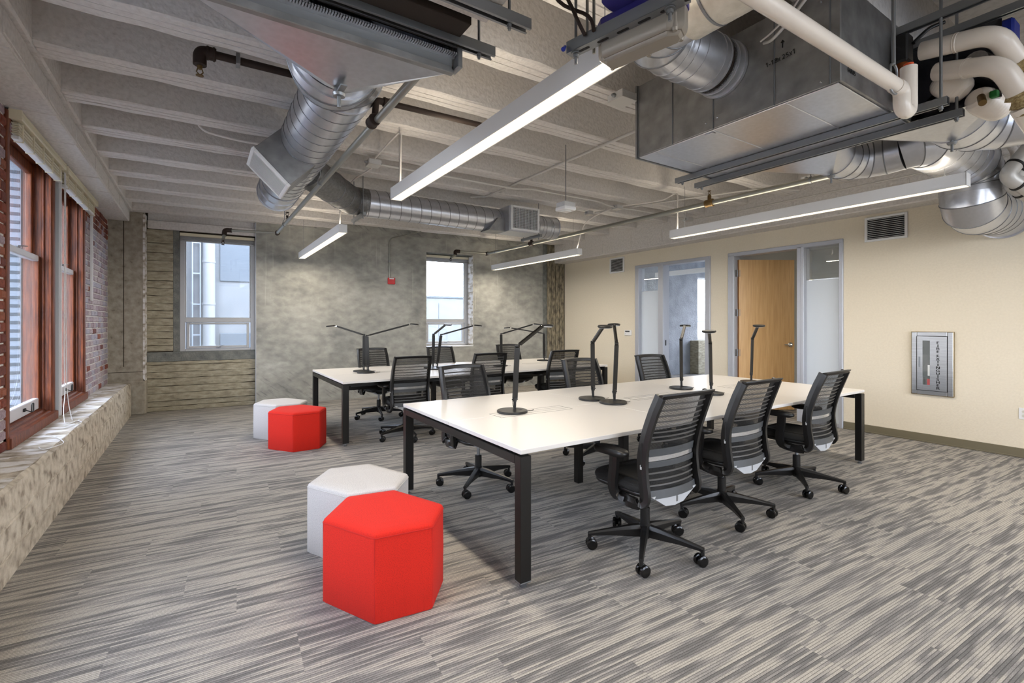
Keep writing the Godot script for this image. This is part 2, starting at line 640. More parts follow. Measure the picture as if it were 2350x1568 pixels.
	M.brass = mat(Color(0.45, 0.36, 0.22), 0.45, 0.7)
	M.copper = mat(Color(0.50, 0.27, 0.13), 0.4, 0.8)
	M.blackpl = mat(Color(0.05, 0.05, 0.055), 0.45)
	M.emt = mat(Color(0.78, 0.77, 0.75), 0.4, 0.3)
	M.cord = mat(Color(0.86, 0.84, 0.82), 0.5)
	M.jbox = tri_mat(sp, V(4, 4, 4), 0.45, null, 1.0, 0.6)
	M.cast = mat(Color(0.55, 0.52, 0.48), 0.5, 0.35)
	M.purple = mat(Color(0.24, 0.22, 0.50), 0.4)
	M.blue = mat(Color(0.05, 0.14, 0.50), 0.4)
	M.green = mat(Color(0.03, 0.42, 0.14), 0.5)
	M.orange = mat(Color(0.80, 0.30, 0.08), 0.5)
	M.red = mat(Color(0.74, 0.09, 0.10), 0.4)
	M.ink = mat(Color(0.03, 0.03, 0.03), 0.7)
	M.tape = mat(Color(0.60, 0.28, 0.25), 0.7)
	# furniture
	M.top = mat(Color(0.835, 0.82, 0.80), 0.32)
	M.top_edge = mat(Color(0.84, 0.85, 0.87), 0.45)
	M.black = mat(Color(0.085, 0.083, 0.082), 0.42)
	M.black_metal = mat(Color(0.115, 0.108, 0.10), 0.36, 0.35)
	M.chair_black = mat(Color(0.075, 0.072, 0.072), 0.38)
	M.chair_grey = mat(Color(0.26, 0.27, 0.28), 0.42)
	M.chair_pale = mat(Color(0.70, 0.71, 0.72), 0.45)
	M.slat = mat(Color(0.30, 0.295, 0.29), 0.35)  # grey lifted to hold the light that the slat edges catch
	M.clear_strip = mat(Color(0.80, 0.80, 0.80), 0.15, 0.75)
	M.wheel = mat(Color(0.03, 0.03, 0.032), 0.22)
	M.seat = tri_mat(noise_tex(256, 256, 0.30, 91, [[0.0, G(0.03)], [0.5, G(0.085)], [0.72, G(0.14)], [1.0, G(0.42)]], 2), V(3, 3, 3), 0.9)
	var mesh := mat(Color(0.055, 0.052, 0.05), 0.7)
	var mi := Image.create(64, 64, false, Image.FORMAT_RGBA8)
	mi.fill(Color(1, 1, 1, 1))
	for j in 8:
		for i in 8:
			mi.fill_rect(Rect2i(i * 8 + 1, j * 8 + 1, 6, 6), Color(1, 1, 1, 0.10))
	mesh.albedo_texture = ImageTexture.create_from_image(mi)
	mesh.transparency = BaseMaterial3D.TRANSPARENCY_ALPHA
	mesh.uv1_triplanar = true
	mesh.uv1_scale = V(28, 28, 28)
	mesh.cull_mode = BaseMaterial3D.CULL_DISABLED
	M.mesh = mesh
	var felt := noise_tex(256, 256, 0.32, 93, [[0.0, G(0.62)], [0.45, G(0.93)], [1.0, G(1.0)]], 3)
	M.felt_red = tri_mat(felt, V(2.2, 2.2, 2.2), 0.95)
	M.felt_red.albedo_color = Color(0.86, 0.13, 0.05)
	M.felt_grey = tri_mat(felt, V(2.2, 2.2, 2.2), 0.95)
	M.felt_grey.albedo_color = Color(0.80, 0.785, 0.775)
	M.pipe_red = mat(Color(0.72, 0.09, 0.045), 0.9)
	M.pipe_grey = mat(Color(0.72, 0.71, 0.70), 0.9)
	M.glass = mat(Color(0.90, 0.95, 0.96, 0.08), 0.02)
	M.glass.transparency = BaseMaterial3D.TRANSPARENCY_ALPHA
	M.frost = mat(Color(0.86, 0.89, 0.92, 0.80), 0.6)
	M.frost.transparency = BaseMaterial3D.TRANSPARENCY_ALPHA
	M.brushed = tri_mat(noise_tex(256, 256, 0.03, 95, [[0.0, G(0.60)], [1.0, G(0.72)]], 3, FastNoiseLite.TYPE_SIMPLEX_SMOOTH, Vector2(0.2, 6.0)), V(2, 2, 2), 0.3, null, 1.0, 0.95)
	M.brass_edge = mat(Color(0.55, 0.48, 0.34), 0.35, 0.8)
	var glow := mat(Color(1, 0.97, 0.90), 0.5)
	glow.emission_enabled = true
	glow.emission = Color(1.0, 0.90, 0.74)
	glow.emission_energy_multiplier = GLOW
	M.glow = glow
	M.unlit = mat(Color(0.85, 0.88, 0.90), 0.5)
	M.bld = tri_mat(noise_tex(256, 256, 0.02, 97, [[0.0, Color(0.44, 0.455, 0.47)], [1.0, Color(0.50, 0.51, 0.52)]], 4), V(0.3, 0.3, 0.3), 0.9)
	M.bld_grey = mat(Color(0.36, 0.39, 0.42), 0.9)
	M.bld_white = mat(Color(0.54, 0.55, 0.56), 0.8)
	M.rail = mat(Color(0.62, 0.66, 0.70), 0.6)

# ---------------------------------------------------------------- the room
const XL := -1.162       # brick wall face
const XR := 7.264        # painted partition face
const YJ := 3.15         # underside of the joists at x = 0
const BACK := 4.085      # the back wall is this many degrees off square

func back_xf() -> Transform3D:
	return T(0, 0, -9.36, -deg_to_rad(BACK))   # local x along the wall, local -z outward

func build_floor() -> void:
	var fl := struct("floor", "grey striped carpet laid in planks across the whole office", T(0, 0, 0, -deg_to_rad(3.2)))
	pbox("floor_slab", M.carpet_back, fl, V(-2.2, -0.3, -10.6), V(14.2, -0.012, 3.4))
	var meshes := []
	for k in 8:
		var st := S()
		plank(st, V(0, 0, 0), k)
		meshes.append(mk(st, M.carpet))
	rng.seed = 4
	var rest := S()
	var n := 0
	for j in 44:
		var z := -10.2 + j * 0.3
		var off: float = [0.0, 0.5, 0.25, 0.75][j % 4] * 0.96
		for i in range(-3, 15):
			var x := i * 0.96 + off
			if x > 13.5:
				continue
			var k := rng.randi() % 8
			if z > -9.65 and z < -0.15 and x > -1.4 and x < 6.9 and n < 300:
				put(meshes[k], "carpet_plank", fl, T(x, 0, z, PI if rng.randf() < 0.0 else 0.0))
				n += 1
			elif x > -3.4:
				plank(rest, V(x, 0, z), k)
	var o := part(rest, "carpet_planks", M.carpet, fl)
	o.set_meta("kind", "stuff")

func plank(st: SurfaceTool, o: Vector3, k: int) -> void:
	flat(st)
	var lo := o + V(0.0, -0.012, 0.0)
	var hi := o + V(0.96, 0, 0.3)
	var u0 := (k % 2) * 0.5 + 0.002
	var v0 := (k / 2) * 0.25 + 0.001
	var q := [V(lo.x, hi.y, lo.z), V(hi.x, hi.y, lo.z), V(hi.x, hi.y, hi.z), V(lo.x, hi.y, hi.z)]
	var uv := [Vector2(u0, v0), Vector2(u0 + 0.496, v0), Vector2(u0 + 0.496, v0 + 0.248), Vector2(u0, v0 + 0.248)]
	for t in [[0, 1, 2], [0, 2, 3]]:
		for i in t:
			st.set_uv(uv[i])
			st.add_vertex(q[i])
	for i in 4:
		var a: Vector3 = q[i]
		var b: Vector3 = q[(i + 1) % 4]
		var d := V(0, -0.012, 0)
		for v in [a, a + d, b, b, a + d, b + d]:
			st.set_uv(uv[i])
			st.add_vertex(v)

func rough_beam(st: SurfaceTool, x0: float, x1: float, z0: float, z1: float, y0: float, y1: float, sd: int) -> void:
	# a cast joist along x: a slightly flared, uneven board-formed underside with two form-board lines
	rng.seed = sd
	var n := 40
	var w := z1 - z0
	var prof := [[z0, y1], [z0 + 0.004, y0 + 0.013], [z0 + 0.016, y0 + 0.001], [z0 + w * 0.36, y0], [z0 + w * 0.37, y0 + 0.008], [z0 + w * 0.39, y0 + 0.008], [z0 + w * 0.40, y0 + 0.001], [z0 + w * 0.66, y0 - 0.002], [z0 + w * 0.67, y0 + 0.006], [z0 + w * 0.685, y0 + 0.006], [z0 + w * 0.69, y0 + 0.001], [z1 - 0.014, y0 + 0.002], [z1 - 0.003, y0 + 0.012], [z1, y1]]
	var rs := []
	for i in n + 1:
		var x := lerpf(x0, x1, float(i) / n)
		var q := PackedVector3Array()
		for j in prof.size():
			var a := 0.006 if j in [1, 2, 11, 12] else (0.0025 if j > 0 and j < 13 else 0.0)
			q.append(V(x, prof[j][1] + rng.randf_range(-a, a), prof[j][0] + rng.randf_range(-a, a)))
		rs.append(q)
	st.set_smooth_group(-1)
	for i in n:
		for j in prof.size() - 1:
			var a: PackedVector3Array = rs[i]
			var b: PackedVector3Array = rs[i + 1]
			var nn := (a[j + 1] - a[j]).cross(b[j] - a[j])
			if nn.dot(a[j] - V(a[j].x, y1, (z0 + z1) / 2)) < 0.0:
				nn = -nn
			quad(st, a[j], a[j + 1], b[j + 1], b[j], nn)

func build_ceiling() -> void:
	var c := struct("ceiling", "whitewashed concrete ceiling with deep parallel joists")
	pbox("slab", M.slab, c, V(-2.2, 3.62, -10.6), V(14.2, 3.9, 3.4))
	for k in range(-9, 9):
		var zf := -3.535 - 0.733 * k
		var st := S()
		X = Transform3D(Basis(V(0, 0, 1), 0.0102), V(0, YJ, 0)) * Transform3D(Basis(Vector3.UP, deg_to_rad(0.55 if k < 7 else 0.4)), V(0, 0, zf))
		rough_beam(st, -0.86, 7.1 if k < 8 else 5.6, 0.0, 0.215, 0.0, 0.56, 100 + k)
		X = Transform3D()
		part(st, "joist", M.paint, c)
	# edge beam above the timber windows, with its stepped form lines
	var st := S()
	bx(st, V(XL - 0.45, 2.975, -9.30), V(-0.896, 3.14, 3.2), 0.012)
	bx(st, V(XL - 0.45, 3.14, -9.42), V(-0.858, 3.7, 3.2), 0.012)
	part(st, "edge_beam", M.paint, c)
	rng.seed = 9
	for i in 9:
		var z := -8.9 + i * 0.92 + rng.randf_range(-0.1, 0.1)
		st = S()
		bx(st, V(XL + 0.01, 2.966, z), V(-0.9, 2.978, z + 0.5 + rng.randf_range(-0.15, 0.15)), 0.003)
		bx(st, V(-0.899, 3.0, z + 0.2), V(-0.889, 3.13, z + 0.62), 0.003)
		part(st, "form_board_mark", M.paint, c)
	st = S()
	bx(st, V(6.96, 2.823, -9.2), V(XR + 0.3, 3.7, 3.2), 0.012)
	part(st, "partition_beam", M.paint, c)
	for i in 10:
		var z := -8.6 + i * 0.72 + rng.randf_range(-0.1, 0.1)
		st = S()
		bx(st, V(6.952, 2.85 + rng.randf() * 0.05, z), V(6.962, 3.12, z + 0.014), 0.003)
		part(st, "form_board_mark", M.paint, c)

func brick_course(parent: Node3D, z0: float, z1: float, y0: float, y1: float, sd: int, meshes: Array) -> void:
	rng.seed = sd
	var row := 0
	var y := y0
	while y < y1 - 0.03:
		var h := minf(0.0655, y1 - y - 0.005)
		var soldier := row % 6 == 5
		var l := 0.105 if soldier else 0.212
		var z := z0 - (0.0 if row % 2 else l * 0.5)
		while z < z1:
			var a := maxf(z, z0)
			var b := minf(z + l - 0.012, z1)
			if b - a > 0.03:
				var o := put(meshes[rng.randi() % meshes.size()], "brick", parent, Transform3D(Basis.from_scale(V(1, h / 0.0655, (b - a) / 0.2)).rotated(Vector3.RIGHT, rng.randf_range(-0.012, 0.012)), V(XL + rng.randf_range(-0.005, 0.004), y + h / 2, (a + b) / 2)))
				var lim := 2.62  # below this height most bricks take the glare-paled tones
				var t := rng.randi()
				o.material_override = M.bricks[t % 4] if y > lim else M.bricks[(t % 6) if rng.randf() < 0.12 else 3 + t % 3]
				if z1 > -6.0:
					o.material_override = M.bricks[t % 4]
			z += l
		y += h + 0.0115
		row += 1

func brick_meshes() -> Array:
	var out := []
	for k in 4:
		rng.seed = 50 + k
		var st := S()
		var keep := X
		bx(st, V(-0.05, -0.03275, -0.1), V(0.006, 0.03275, 0.1), 0.006 + 0.002 * k)
		X = keep
		out.append(mk(st, M.bricks[k]))
	return out

func build_left_wall() -> void:
	var w := struct("wall_left", "exposed brick wall with two timber windows above a concrete ledge")
	var st := S()
	# mortar bed of the piers and the outer leaf that narrows the openings
	for z in [[-9.8, -7.63], [-4.82, -3.2], [-1.4, 3.2]]:
		bx(st, V(XL - 0.2, 0.0, z[0]), V(XL - 0.006, 2.99, z[1]))
	bx(st, V(XL - 0.2, 0.0, -6.37), V(XL - 0.05, 2.99, -6.18))
	bx(st, V(XL - 0.2, 0.0, -9.8), V(XL - 0.006, 0.5, 3.2))
	part(st, "mortar_bed", M.mortar, w)
	st = S()
	for z in [[-9.8, -7.56], [-6.44, -6.10], [-4.89, -3.13], [-1.47, 3.2]]:
		bx(st, V(XL - 0.32, 0.0, z[0]), V(XL - 0.205, 3.7, z[1]))
	bx(st, V(XL - 0.32, 0.0, -9.8), V(XL - 0.205, 0.62, 3.2))
	bx(st, V(XL - 0.32, 2.90, -9.8), V(XL - 0.205, 3.7, 3.2))
	part(st, "outer_leaf", M.reveal, w)
	var bm := brick_meshes()
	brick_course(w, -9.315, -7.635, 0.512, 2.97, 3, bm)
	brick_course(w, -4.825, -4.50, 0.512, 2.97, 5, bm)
	# outer reveals seen through the glass
	rng.seed = 12
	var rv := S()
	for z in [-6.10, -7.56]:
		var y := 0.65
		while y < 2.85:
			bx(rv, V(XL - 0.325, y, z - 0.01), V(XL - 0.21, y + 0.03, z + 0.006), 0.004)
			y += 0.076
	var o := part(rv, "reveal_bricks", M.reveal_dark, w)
	o.set_meta("kind", "stuff")
	# the ledge, cast in lifts
	rng.seed = 14
	var pr := PackedVector2Array([Vector2(XL - 0.01, 0), Vector2(-0.882, 0), Vector2(-0.880, 0.13), Vector2(-0.884, 0.135), Vector2(-0.884, 0.145), Vector2(-0.879, 0.15), Vector2(-0.880, 0.30), Vector2(-0.885, 0.305), Vector2(-0.885, 0.315), Vector2(-0.880, 0.32), Vector2(-0.886, 0.48), Vector2(-0.905, 0.503), Vector2(XL - 0.01, 0.508)])
	st = S()
	var rs := []
	for i in 75:
		var z := -9.325 + i * 0.17
		var q := PackedVector3Array()
		for j in pr.size():
			var a := 0.011 if j in [10, 11] else (0.003 if j in [3, 4, 7, 8, 2, 9] else 0.0)
			q.append(V(pr[j].x + rng.randf_range(-a, a * 0.3), pr[j].y + rng.randf_range(-a, a), z))
		rs.append(q)
	rings(st, rs, true, true, false)
	part(st, "ledge", M.ledge, w)
	st = S()
	for i in 60:
		flat(st)
		var z := -9.31 + i * 0.2
		quad(st, V(XL, 0.5105, z), V(-0.912, 0.506, z), V(-0.912, 0.506, z + 0.2), V(XL, 0.5105, z + 0.2), Vector3.UP)
	part(st, "ledge_cap", M.ledge_top, w)

func timber_window(idx: int, z0: float, z1: float, label: String) -> void:
	# z0 far end, z1 near end
	var w := struct("window_%d" % idx, label)
	var y0 := 0.515
	var y1 := 2.955
	var xi := XL + 0.012
	var xo := XL - 0.195
	for s in [[z1 - 0.06, z1], [z0, z0 + 0.075]]:
		var st := S()
		bx(st, V(xo, y0, s[0]), V(xi, y1, s[1]), 0.006)
		part(st, "jamb", M.timber, w)
	# moulded stops on the far jamb
	for k in 2:
		pbox("stop_bead", M.timber, w, V(XL - 0.066 + k * 0.05, y0 + 0.07, z0 + 0.075), V(XL - 0.048 + k * 0.05, y1 - 0.07, z0 + 0.093), 0.004)
	pbox("head", M.timber, w, V(xo, y1 - 0.075, z0 + 0.075), V(xi, y1, z1 - 0.06), 0.005)
	var st := S()
	X = T(0, 0, (z0 + z1) / 2)
	var l := (z1 - z0) / 2
	prism_z(st, PackedVector2Array([Vector2(xo, y0), Vector2(xi + 0.022, y0), Vector2(xi + 0.022, y0 + 0.075), Vector2(xi - 0.01, y0 + 0.082), Vector2(xi - 0.02, y0 + 0.092), Vector2(xi - 0.05, y0 + 0.094), Vector2(xi - 0.06, y0 + 0.108), Vector2(xo, y0 + 0.125)]), -l, l)
	X = Transform3D()
	part(st, "sill", M.timber, w)
	var a := z0 + 0.075
	var b := z1 - 0.06
	for up in [false, true]:
		var x1 := XL - 0.075 if not up else XL - 0.122
		var x0 := x1 - 0.045
		var ya := y0 + 0.12 if not up else 2.0
		var yb := 2.04 if not up else y1 - 0.075
		var sash := pbox("sash_stile", M.timber, w, V(x0, ya, a), V(x1, yb, a + 0.062), 0.006)
		pbox("sash_stile", M.timber, w, V(x0, ya, b - 0.062), V(x1, yb, b), 0.006)
		pbox("bottom_rail" if not up else "meeting_rail", M.sash_glare, w, V(x0, ya, a + 0.062), V(x1, ya + (0.10 if not up else 0.055), b - 0.062), 0.006)
		pbox("meeting_rail" if not up else "top_rail", M.timber if up else M.sash_glare, w, V(x0, yb - (0.055 if not up else 0.10), a + 0.062), V(x1, yb, b - 0.062), 0.006)
		pbox("pane", M.glass, w, V((x0 + x1) / 2 - 0.003, ya + 0.05, a + 0.05), V((x0 + x1) / 2 + 0.003, yb - 0.05, b - 0.05))
		if not up:
			st = S()
			var c := V(x1, ya + 0.055, lerpf(a, b, 0.42))
			bx(st, c + V(0, -0.014, -0.02), c + V(0.014, 0.014, 0.02), 0.003)
			tube(st, fillet([c + V(0.012, 0, 0.0), c + V(0.05, -0.02, 0), c + V(0.05, -0.02, -0.055), c + V(0.05, 0.05, -0.055), c + V(0.05, 0.05, 0), c + V(0.05, -0.015, 0)], 0.014, 4), 0.0045, 8)
			part(st, "sash_lift", M.blackpl, w, "black sash lift ring")
			st = S()
			var d := V(x1, 2.043, lerpf(a, b, 0.5))
			bx(st, d + V(-0.03, 0, -0.03), d + V(0.0, 0.012, 0.03), 0.003)
			tube(st, PackedVector3Array([d + V(-0.015, 0.014, 0), d + V(0.035, 0.018, -0.05)]), 0.004, 8)
			part(st, "sash_lock", M.strut, w)

func prism_z(st: SurfaceTool, poly: PackedVector2Array, z0: float, z1: float) -> void:
	prism(st, poly, z0, z1)

func blind(label: String, z0: float, z1: float) -> void:
	var b := thing("window_blind", label, "blind", T(XL + 0.045, 2.90, (z0 + z1) / 2), "raised window blinds")
	var l := (z1 - z0) / 2
	var st := S()
	bx(st, V(-0.035, 0.0, -l), V(0.035, 0.065, l), 0.006)
	bx(st, V(0.035, 0.03, -l), V(0.04, 0.036, l))
	for s in [-1, 1]:
		bx(st, V(-0.037, -0.004, s * l - 0.006), V(0.037, 0.068, s * l + 0.006), 0.003)
	part(st, "headrail", M.ivory, b)
	for i in 7:
		st = S()
		var o := 0.004 * (i % 2)
		bx(st, V(-0.033 + o, -0.022 - i * 0.0125, -l + 0.04 + o), V(0.008 + o, -0.013 - i * 0.0125, l - 0.04), 0.003)
		part(st, "folded_slat", M.ivory, b)
	pbox("bottom_rail", M.white, b, V(-0.034, -0.135, -l + 0.04), V(0.014, -0.108, l - 0.04), 0.006)
	for i in 5:
		st = S()
		var z := lerpf(-l + 0.12, l - 0.12, i / 4.0)
		bx(st, V(-0.036, -0.14, z), V(0.019, 0.0, z + 0.012), 0.003)
		part(st, "ladder_clip", M.ivory, b)

func window_cords() -> void:
	var o := thing("blind_cord", "thin white pull cords hanging beside near window and tangled on ledge", "cord", T(XL + 0.06, 0.51, -6.1))
	var st := S()
	tube(st, spline([V(0.0, 2.38, -0.18), V(0.0, 1.2, -0.17), V(0.0, 0.6, -0.16), V(0.02, 0.25, -0.08), V(0.05, 0.11, 0.15), V(0.09, 0.012, 0.33)], 8), 0.0035, 6)
	tube(st, spline([V(0.0, 2.38, -0.22), V(0.0, 1.2, -0.23), V(0.005, 0.4, -0.23), V(0.03, 0.15, -0.16), V(0.08, 0.012, 0.0), V(0.12, 0.012, 0.18)], 8), 0.0035, 6)
	part(st, "hanging_cord", M.white, o)
	st = S()
	tube(st, spline([V(0.09, 0.006, 0.33), V(0.14, 0.006, 0.22), V(0.10, 0.006, 0.40), V(0.16, 0.006, 0.36), V(0.12, 0.006, 0.55), V(0.17, 0.006, 0.40), V(0.20, 0.006, 0.30), V(0.15, 0.006, 0.15), V(0.21, 0.006, 0.05)], 8), 0.003, 6)
	tube(st, spline([V(0.12, 0.006, 0.9), V(0.19, 0.006, 1.05), V(0.24, 0.006, 1.25), V(0.17, 0.006, 1.4), V(0.12, 0.006, 1.3)], 8), 0.003, 6)
	part(st, "tangled_cord", M.white, o)
	var t := thing("side_track", "white vertical blind track between the two timber windows", "track", T(XL + 0.02, 0.52, -6.275))
	pbox("channel", M.white, t, V(-0.02, 0, -0.05), V(0.012, 2.38, -0.03), 0.002)
	pbox("cover", M.chair_pale, t, V(-0.02, 0, 0.03), V(0.008, 2.38, 0.045), 0.002)
	var t2 := thing("side_track", "white vertical blind track on the brick beside the far timber window", "track", T(XL + 0.02, 1.7, -7.93))
	pbox("channel", M.white, t2, V(-0.012, 0, -0.012), V(0.016, 1.19, 0.012), 0.002)

func board(w: Node3D, lo: Vector3, hi: Vector3, m: Material, sd: int, called := "form_board") -> void:
	# one cast course: uneven edges, slightly proud
	rng.seed = sd
	var st := S()
	var n := maxi(4, int((hi.x - lo.x) / 0.09))
	var rs := []
	for i in n + 1:
		var x := lerpf(lo.x, hi.x, float(i) / n)
		var e := 0.004
		var t := rng.randf_range(-e, e)
		var b := rng.randf_range(-e, e)
		rs.append(PackedVector3Array([V(x, lo.y + b, lo.z), V(x, lo.y + 0.002 + b, hi.z - 0.005), V(x, lo.y + 0.007 + b, hi.z + rng.randf_range(-0.003, 0.003)), V(x, hi.y - 0.006 + t, hi.z + rng.randf_range(-0.003, 0.003)), V(x, hi.y - 0.002 + t, hi.z - 0.005), V(x, hi.y + t, lo.z)]))
	rings(st, rs, true, true, false)
	part(st, called, m, w)

func build_back_wall() -> void:
	var w := struct("wall_back", "rough concrete back wall with plastered middle and board-formed ends", back_xf())
	# plaster between the recess and the pier, with its window opening
	var st := S()
	var u0 := 0.815
	var u1 := 6.70
	var rects := [[u0, 3.86, 0.0, 3.66], [4.907, u1, 0.0, 3.66], [3.86, 4.907, 0.0, 0.94], [3.86, 4.907, 2.865, 3.66]]
	for r in rects:
		flat(st)
		var n := 1
		for t in [[0, 1, 2], [0, 2, 3]]:
			var q := [V(r[0], r[2], 0), V(r[1], r[2], 0), V(r[1], r[3], 0), V(r[0], r[3], 0)]
			for i in [t[0], t[2], t[1]]:
				st.set_uv(Vector2((q[i].x - u0) / 6.3, 1.0 - q[i].y / 3.15))
				st.add_vertex(q[i])
	part(st, "plaster", M.plaster, w)
	st = S()
	for r in rects:
		bx(st, V(r[0], r[2], -0.42), V(r[1], r[3], -0.002))
	part(st, "wall_core", M.smooth_conc, w)
	pbox("opening_edge", M.alu_frame, w, V(u0 - 0.012, 0.0, -0.13), V(u0, 3.2, 0.004), 0.003)
	# window reveal, whitish render
	pbox("window_reveal", M.ledge_top, w, V(4.895, 0.95, -0.36), V(4.909, 2.86, 0.002), 0.004)
	pbox("window_reveal", M.ledge_top, w, V(3.858, 0.95, -0.36), V(3.868, 2.86, 0.002), 0.004)
	pbox("window_sill", M.white, w, V(3.86, 0.925, -0.36), V(4.907, 0.948, 0.012), 0.004)
	# recess at the left: courses of board-formed concrete
	pbox("recess_backing", M.groove, w, V(-0.75, 0.0, -0.44), V(-0.29, 3.66, -0.125))
	pbox("recess_backing", M.groove, w, V(-0.29, 0.0, -0.44), V(0.84, 0.95, -0.125))
	pbox("recess_backing", M.groove, w, V(-0.29, 2.86, -0.44), V(0.84, 3.66, -0.125))
	var ys := [0.0, 0.075, 0.165, 0.29, 0.405, 0.53, 0.63, 0.745, 0.80]
	for i in ys.size() - 1:
		board(w, V(-0.72, ys[i] + 0.001, -0.15), V(0.81, ys[i + 1] - 0.001, -0.098 - (0.02 if i < 2 else 0.0)), M.board, 200 + i)
	pbox("sill_band", M.smooth_conc, w, V(-0.72, 0.80, -0.15), V(0.81, 0.955, -0.10), 0.005)
	var yv := [0.965, 1.06, 1.17, 1.28, 1.385, 1.50, 1.62, 1.74, 1.86, 1.98, 2.10, 2.25, 2.42, 2.55, 2.70, 2.92]
	for i in yv.size() - 1:
		board(w, V(-0.72, yv[i] + 0.001, -0.15), V(-0.37, yv[i + 1] - 0.001, -0.10), M.board, 230 + i)
	pbox("jamb_band", M.smooth_conc, w, V(-0.37, 0.955, -0.15), V(-0.285, 2.93, -0.098), 0.004)
	pbox("lintel", M.paint, w, V(-0.70, 2.925, -0.16), V(0.81, 3.06, -0.06), 0.01)
	pbox("lintel_upper", M.paint, w, V(-0.70, 3.06, -0.16), V(0.81, 3.3, -0.11), 0.006)
	# pilaster in the left corner
	st = S()
	bx(st, V(-1.25, 0.0, -0.3), V(-0.735, 3.3, 0.035), 0.012)
	part(st, "pilaster", M.conc, w)
	st = S()
	bx(st, V(-1.2, 0.0, -0.2), V(-0.705, 0.52, 0.047), 0.012)
	part(st, "pilaster_plinth", M.conc, w)
	st = S()
	flat(st)
	prism(st, PackedVector2Array([Vector2(-0.742, 0.56), Vector2(-0.712, 0.52), Vector2(-0.712, 3.12), Vector2(-0.742, 3.12)]), -0.2, 0.0365)
	part(st, "pilaster_edge", M.ledge_top, w)
	pbox("pour_line", M.groove, w, V(-0.982, 0.75, 0.03), V(-0.972, 3.05, 0.0372))
	pbox("pour_line", M.groove, w, V(-1.2, 0.66, 0.03), V(-0.74, 0.668, 0.0372))
	# stained pier in the right corner, formed with upright boards
	pbox("pier_core", M.groove, w, V(u1 - 0.02, 0.0, -0.42), V(7.5, 3.66, 0.004))
	pbox("pier_band", M.plaster_pier, w, V(u1 - 0.03, 0.0, -0.1), V(u1 + 0.075, 3.4, 0.016), 0.005)
	var us := [u1 + 0.078, u1 + 0.19, u1 + 0.31, u1 + 0.43, u1 + 0.56]
	for i in us.size() - 1:
		var keep := X
		var s2 := S()
		rng.seed = 260 + i
		var rs := []
		for k in 24:
			var y := k * 0.145
			var a := rng.randf_range(-0.004, 0.004)
			rs.append(PackedVector3Array([V(us[i] + a, y, -0.02), V(us[i] + 0.006 + a, y, 0.018), V(us[i] + 0.014 + a, y, 0.026 + rng.randf() * 0.004), V(us[i + 1] - 0.012 + a, y, 0.026 + rng.randf() * 0.004), V(us[i + 1] - 0.005 + a, y, 0.018), V(us[i + 1] + a, y, -0.02)]))
		rings(s2, rs, true, true, false)
		part(s2, "form_board", M.boardv, w)
	# facade goes on behind the offices
	for r in [[7.5, 7.8, 0.0, 3.66], [9.2, 11.9, 0.0, 3.66], [7.8, 9.2, 0.0, 0.6], [7.8, 9.2, 2.9, 3.66]]:
		pbox("office_wall", M.office_conc, w, V(r[0], r[2], -0.42), V(r[1], r[3], 0.0))
	pbox("office_sill_wall", M.board, w, V(11.6, 0.0, -0.35), V(13.9, 0.93, 0.28), 0.01)
	pbox("office_wall", M.office_conc, w, V(11.9, 2.75, -0.42), V(13.9, 3.66, -0.15))
	pbox("office_wall", M.office_conc, w, V(13.2, 0.0, -0.42), V(13.9, 2.75, -0.15))

func metal_window(idx: int, label: String, u0: float, u1: float, y0: float, y1: float, zg: float, yr: float, base: Transform3D) -> void:
	var w := struct("window_%d" % idx, label, base * T(0, 0, zg))
	var f := 0.075
	var st := S()
	for s in [[u0, u0 + f], [u1 - f, u1]]:
		bx(st, V(s[0], y0, -0.05), V(s[1], y1, 0.045), 0.006)
	bx(st, V(u0 + f, y1 - 0.05, -0.05), V(u1 - f, y1, 0.045), 0.006)
	bx(st, V(u0 + f, y0, -0.05), V(u1 - f, y0 + 0.04, 0.045), 0.006)
	part(st, "window_frame", M.winmetal, w)
	pbox("transom", M.winmetal, w, V(u0 + f - 0.01, yr - 0.04, -0.045), V(u1 - f + 0.01, yr + 0.04, 0.04), 0.006)
	pbox("pane", M.glass, w, V(u0 + f, yr + 0.035, -0.004), V(u1 - f, y1 - 0.045, 0.004))
	pbox("glazing_bead", M.winmetal, w, V(u0 + f, yr + 0.04, 0.004), V(u0 + f + 0.015, y1 - 0.05, 0.03), 0.003)
	pbox("glazing_bead", M.winmetal, w, V(u1 - f - 0.015, yr + 0.04, 0.004), V(u1 - f, y1 - 0.05, 0.03), 0.003)
	# hopper sash below
	st = S()
	var a := u0 + f + 0.02
	var b := u1 - f - 0.02
	for s in [[a, a + 0.04], [b - 0.04, b]]:
		bx(st, V(s[0], y0 + 0.045, -0.02), V(s[1], yr - 0.045, 0.05), 0.005)
	bx(st, V(a + 0.04, yr - 0.075, -0.02), V(b - 0.04, yr - 0.045, 0.05), 0.005)
	bx(st, V(a + 0.04, y0 + 0.045, -0.02), V(b - 0.04, y0 + 0.085, 0.05), 0.005)
	var sash := part(st, "hopper_sash", M.winmetal, w)
	pbox("pane", M.glass, sash, V(a + 0.035, y0 + 0.08, 0.0), V(b - 0.035, yr - 0.07, 0.006))
	st = S()
	var c := V((a + b) / 2, y0 + 0.06, 0.052)
	bx(st, c + V(-0.03, -0.015, 0), c + V(0.03, 0.012, 0.016), 0.004)
	tube(st, spline([c + V(0, 0, 0.016), c + V(0.03, 0.02, 0.035), c + V(0.085, 0.042, 0.03)], 5), 0.006, 8)
	part(st, "crank_handle", M.strut, sash)

func partition_rect(st: SurfaceTool, z0: float, z1: float, y0: float, y1: float) -> void:
	bx(st, V(XR, y0, z0), V(XR + 0.125, y1, z1))

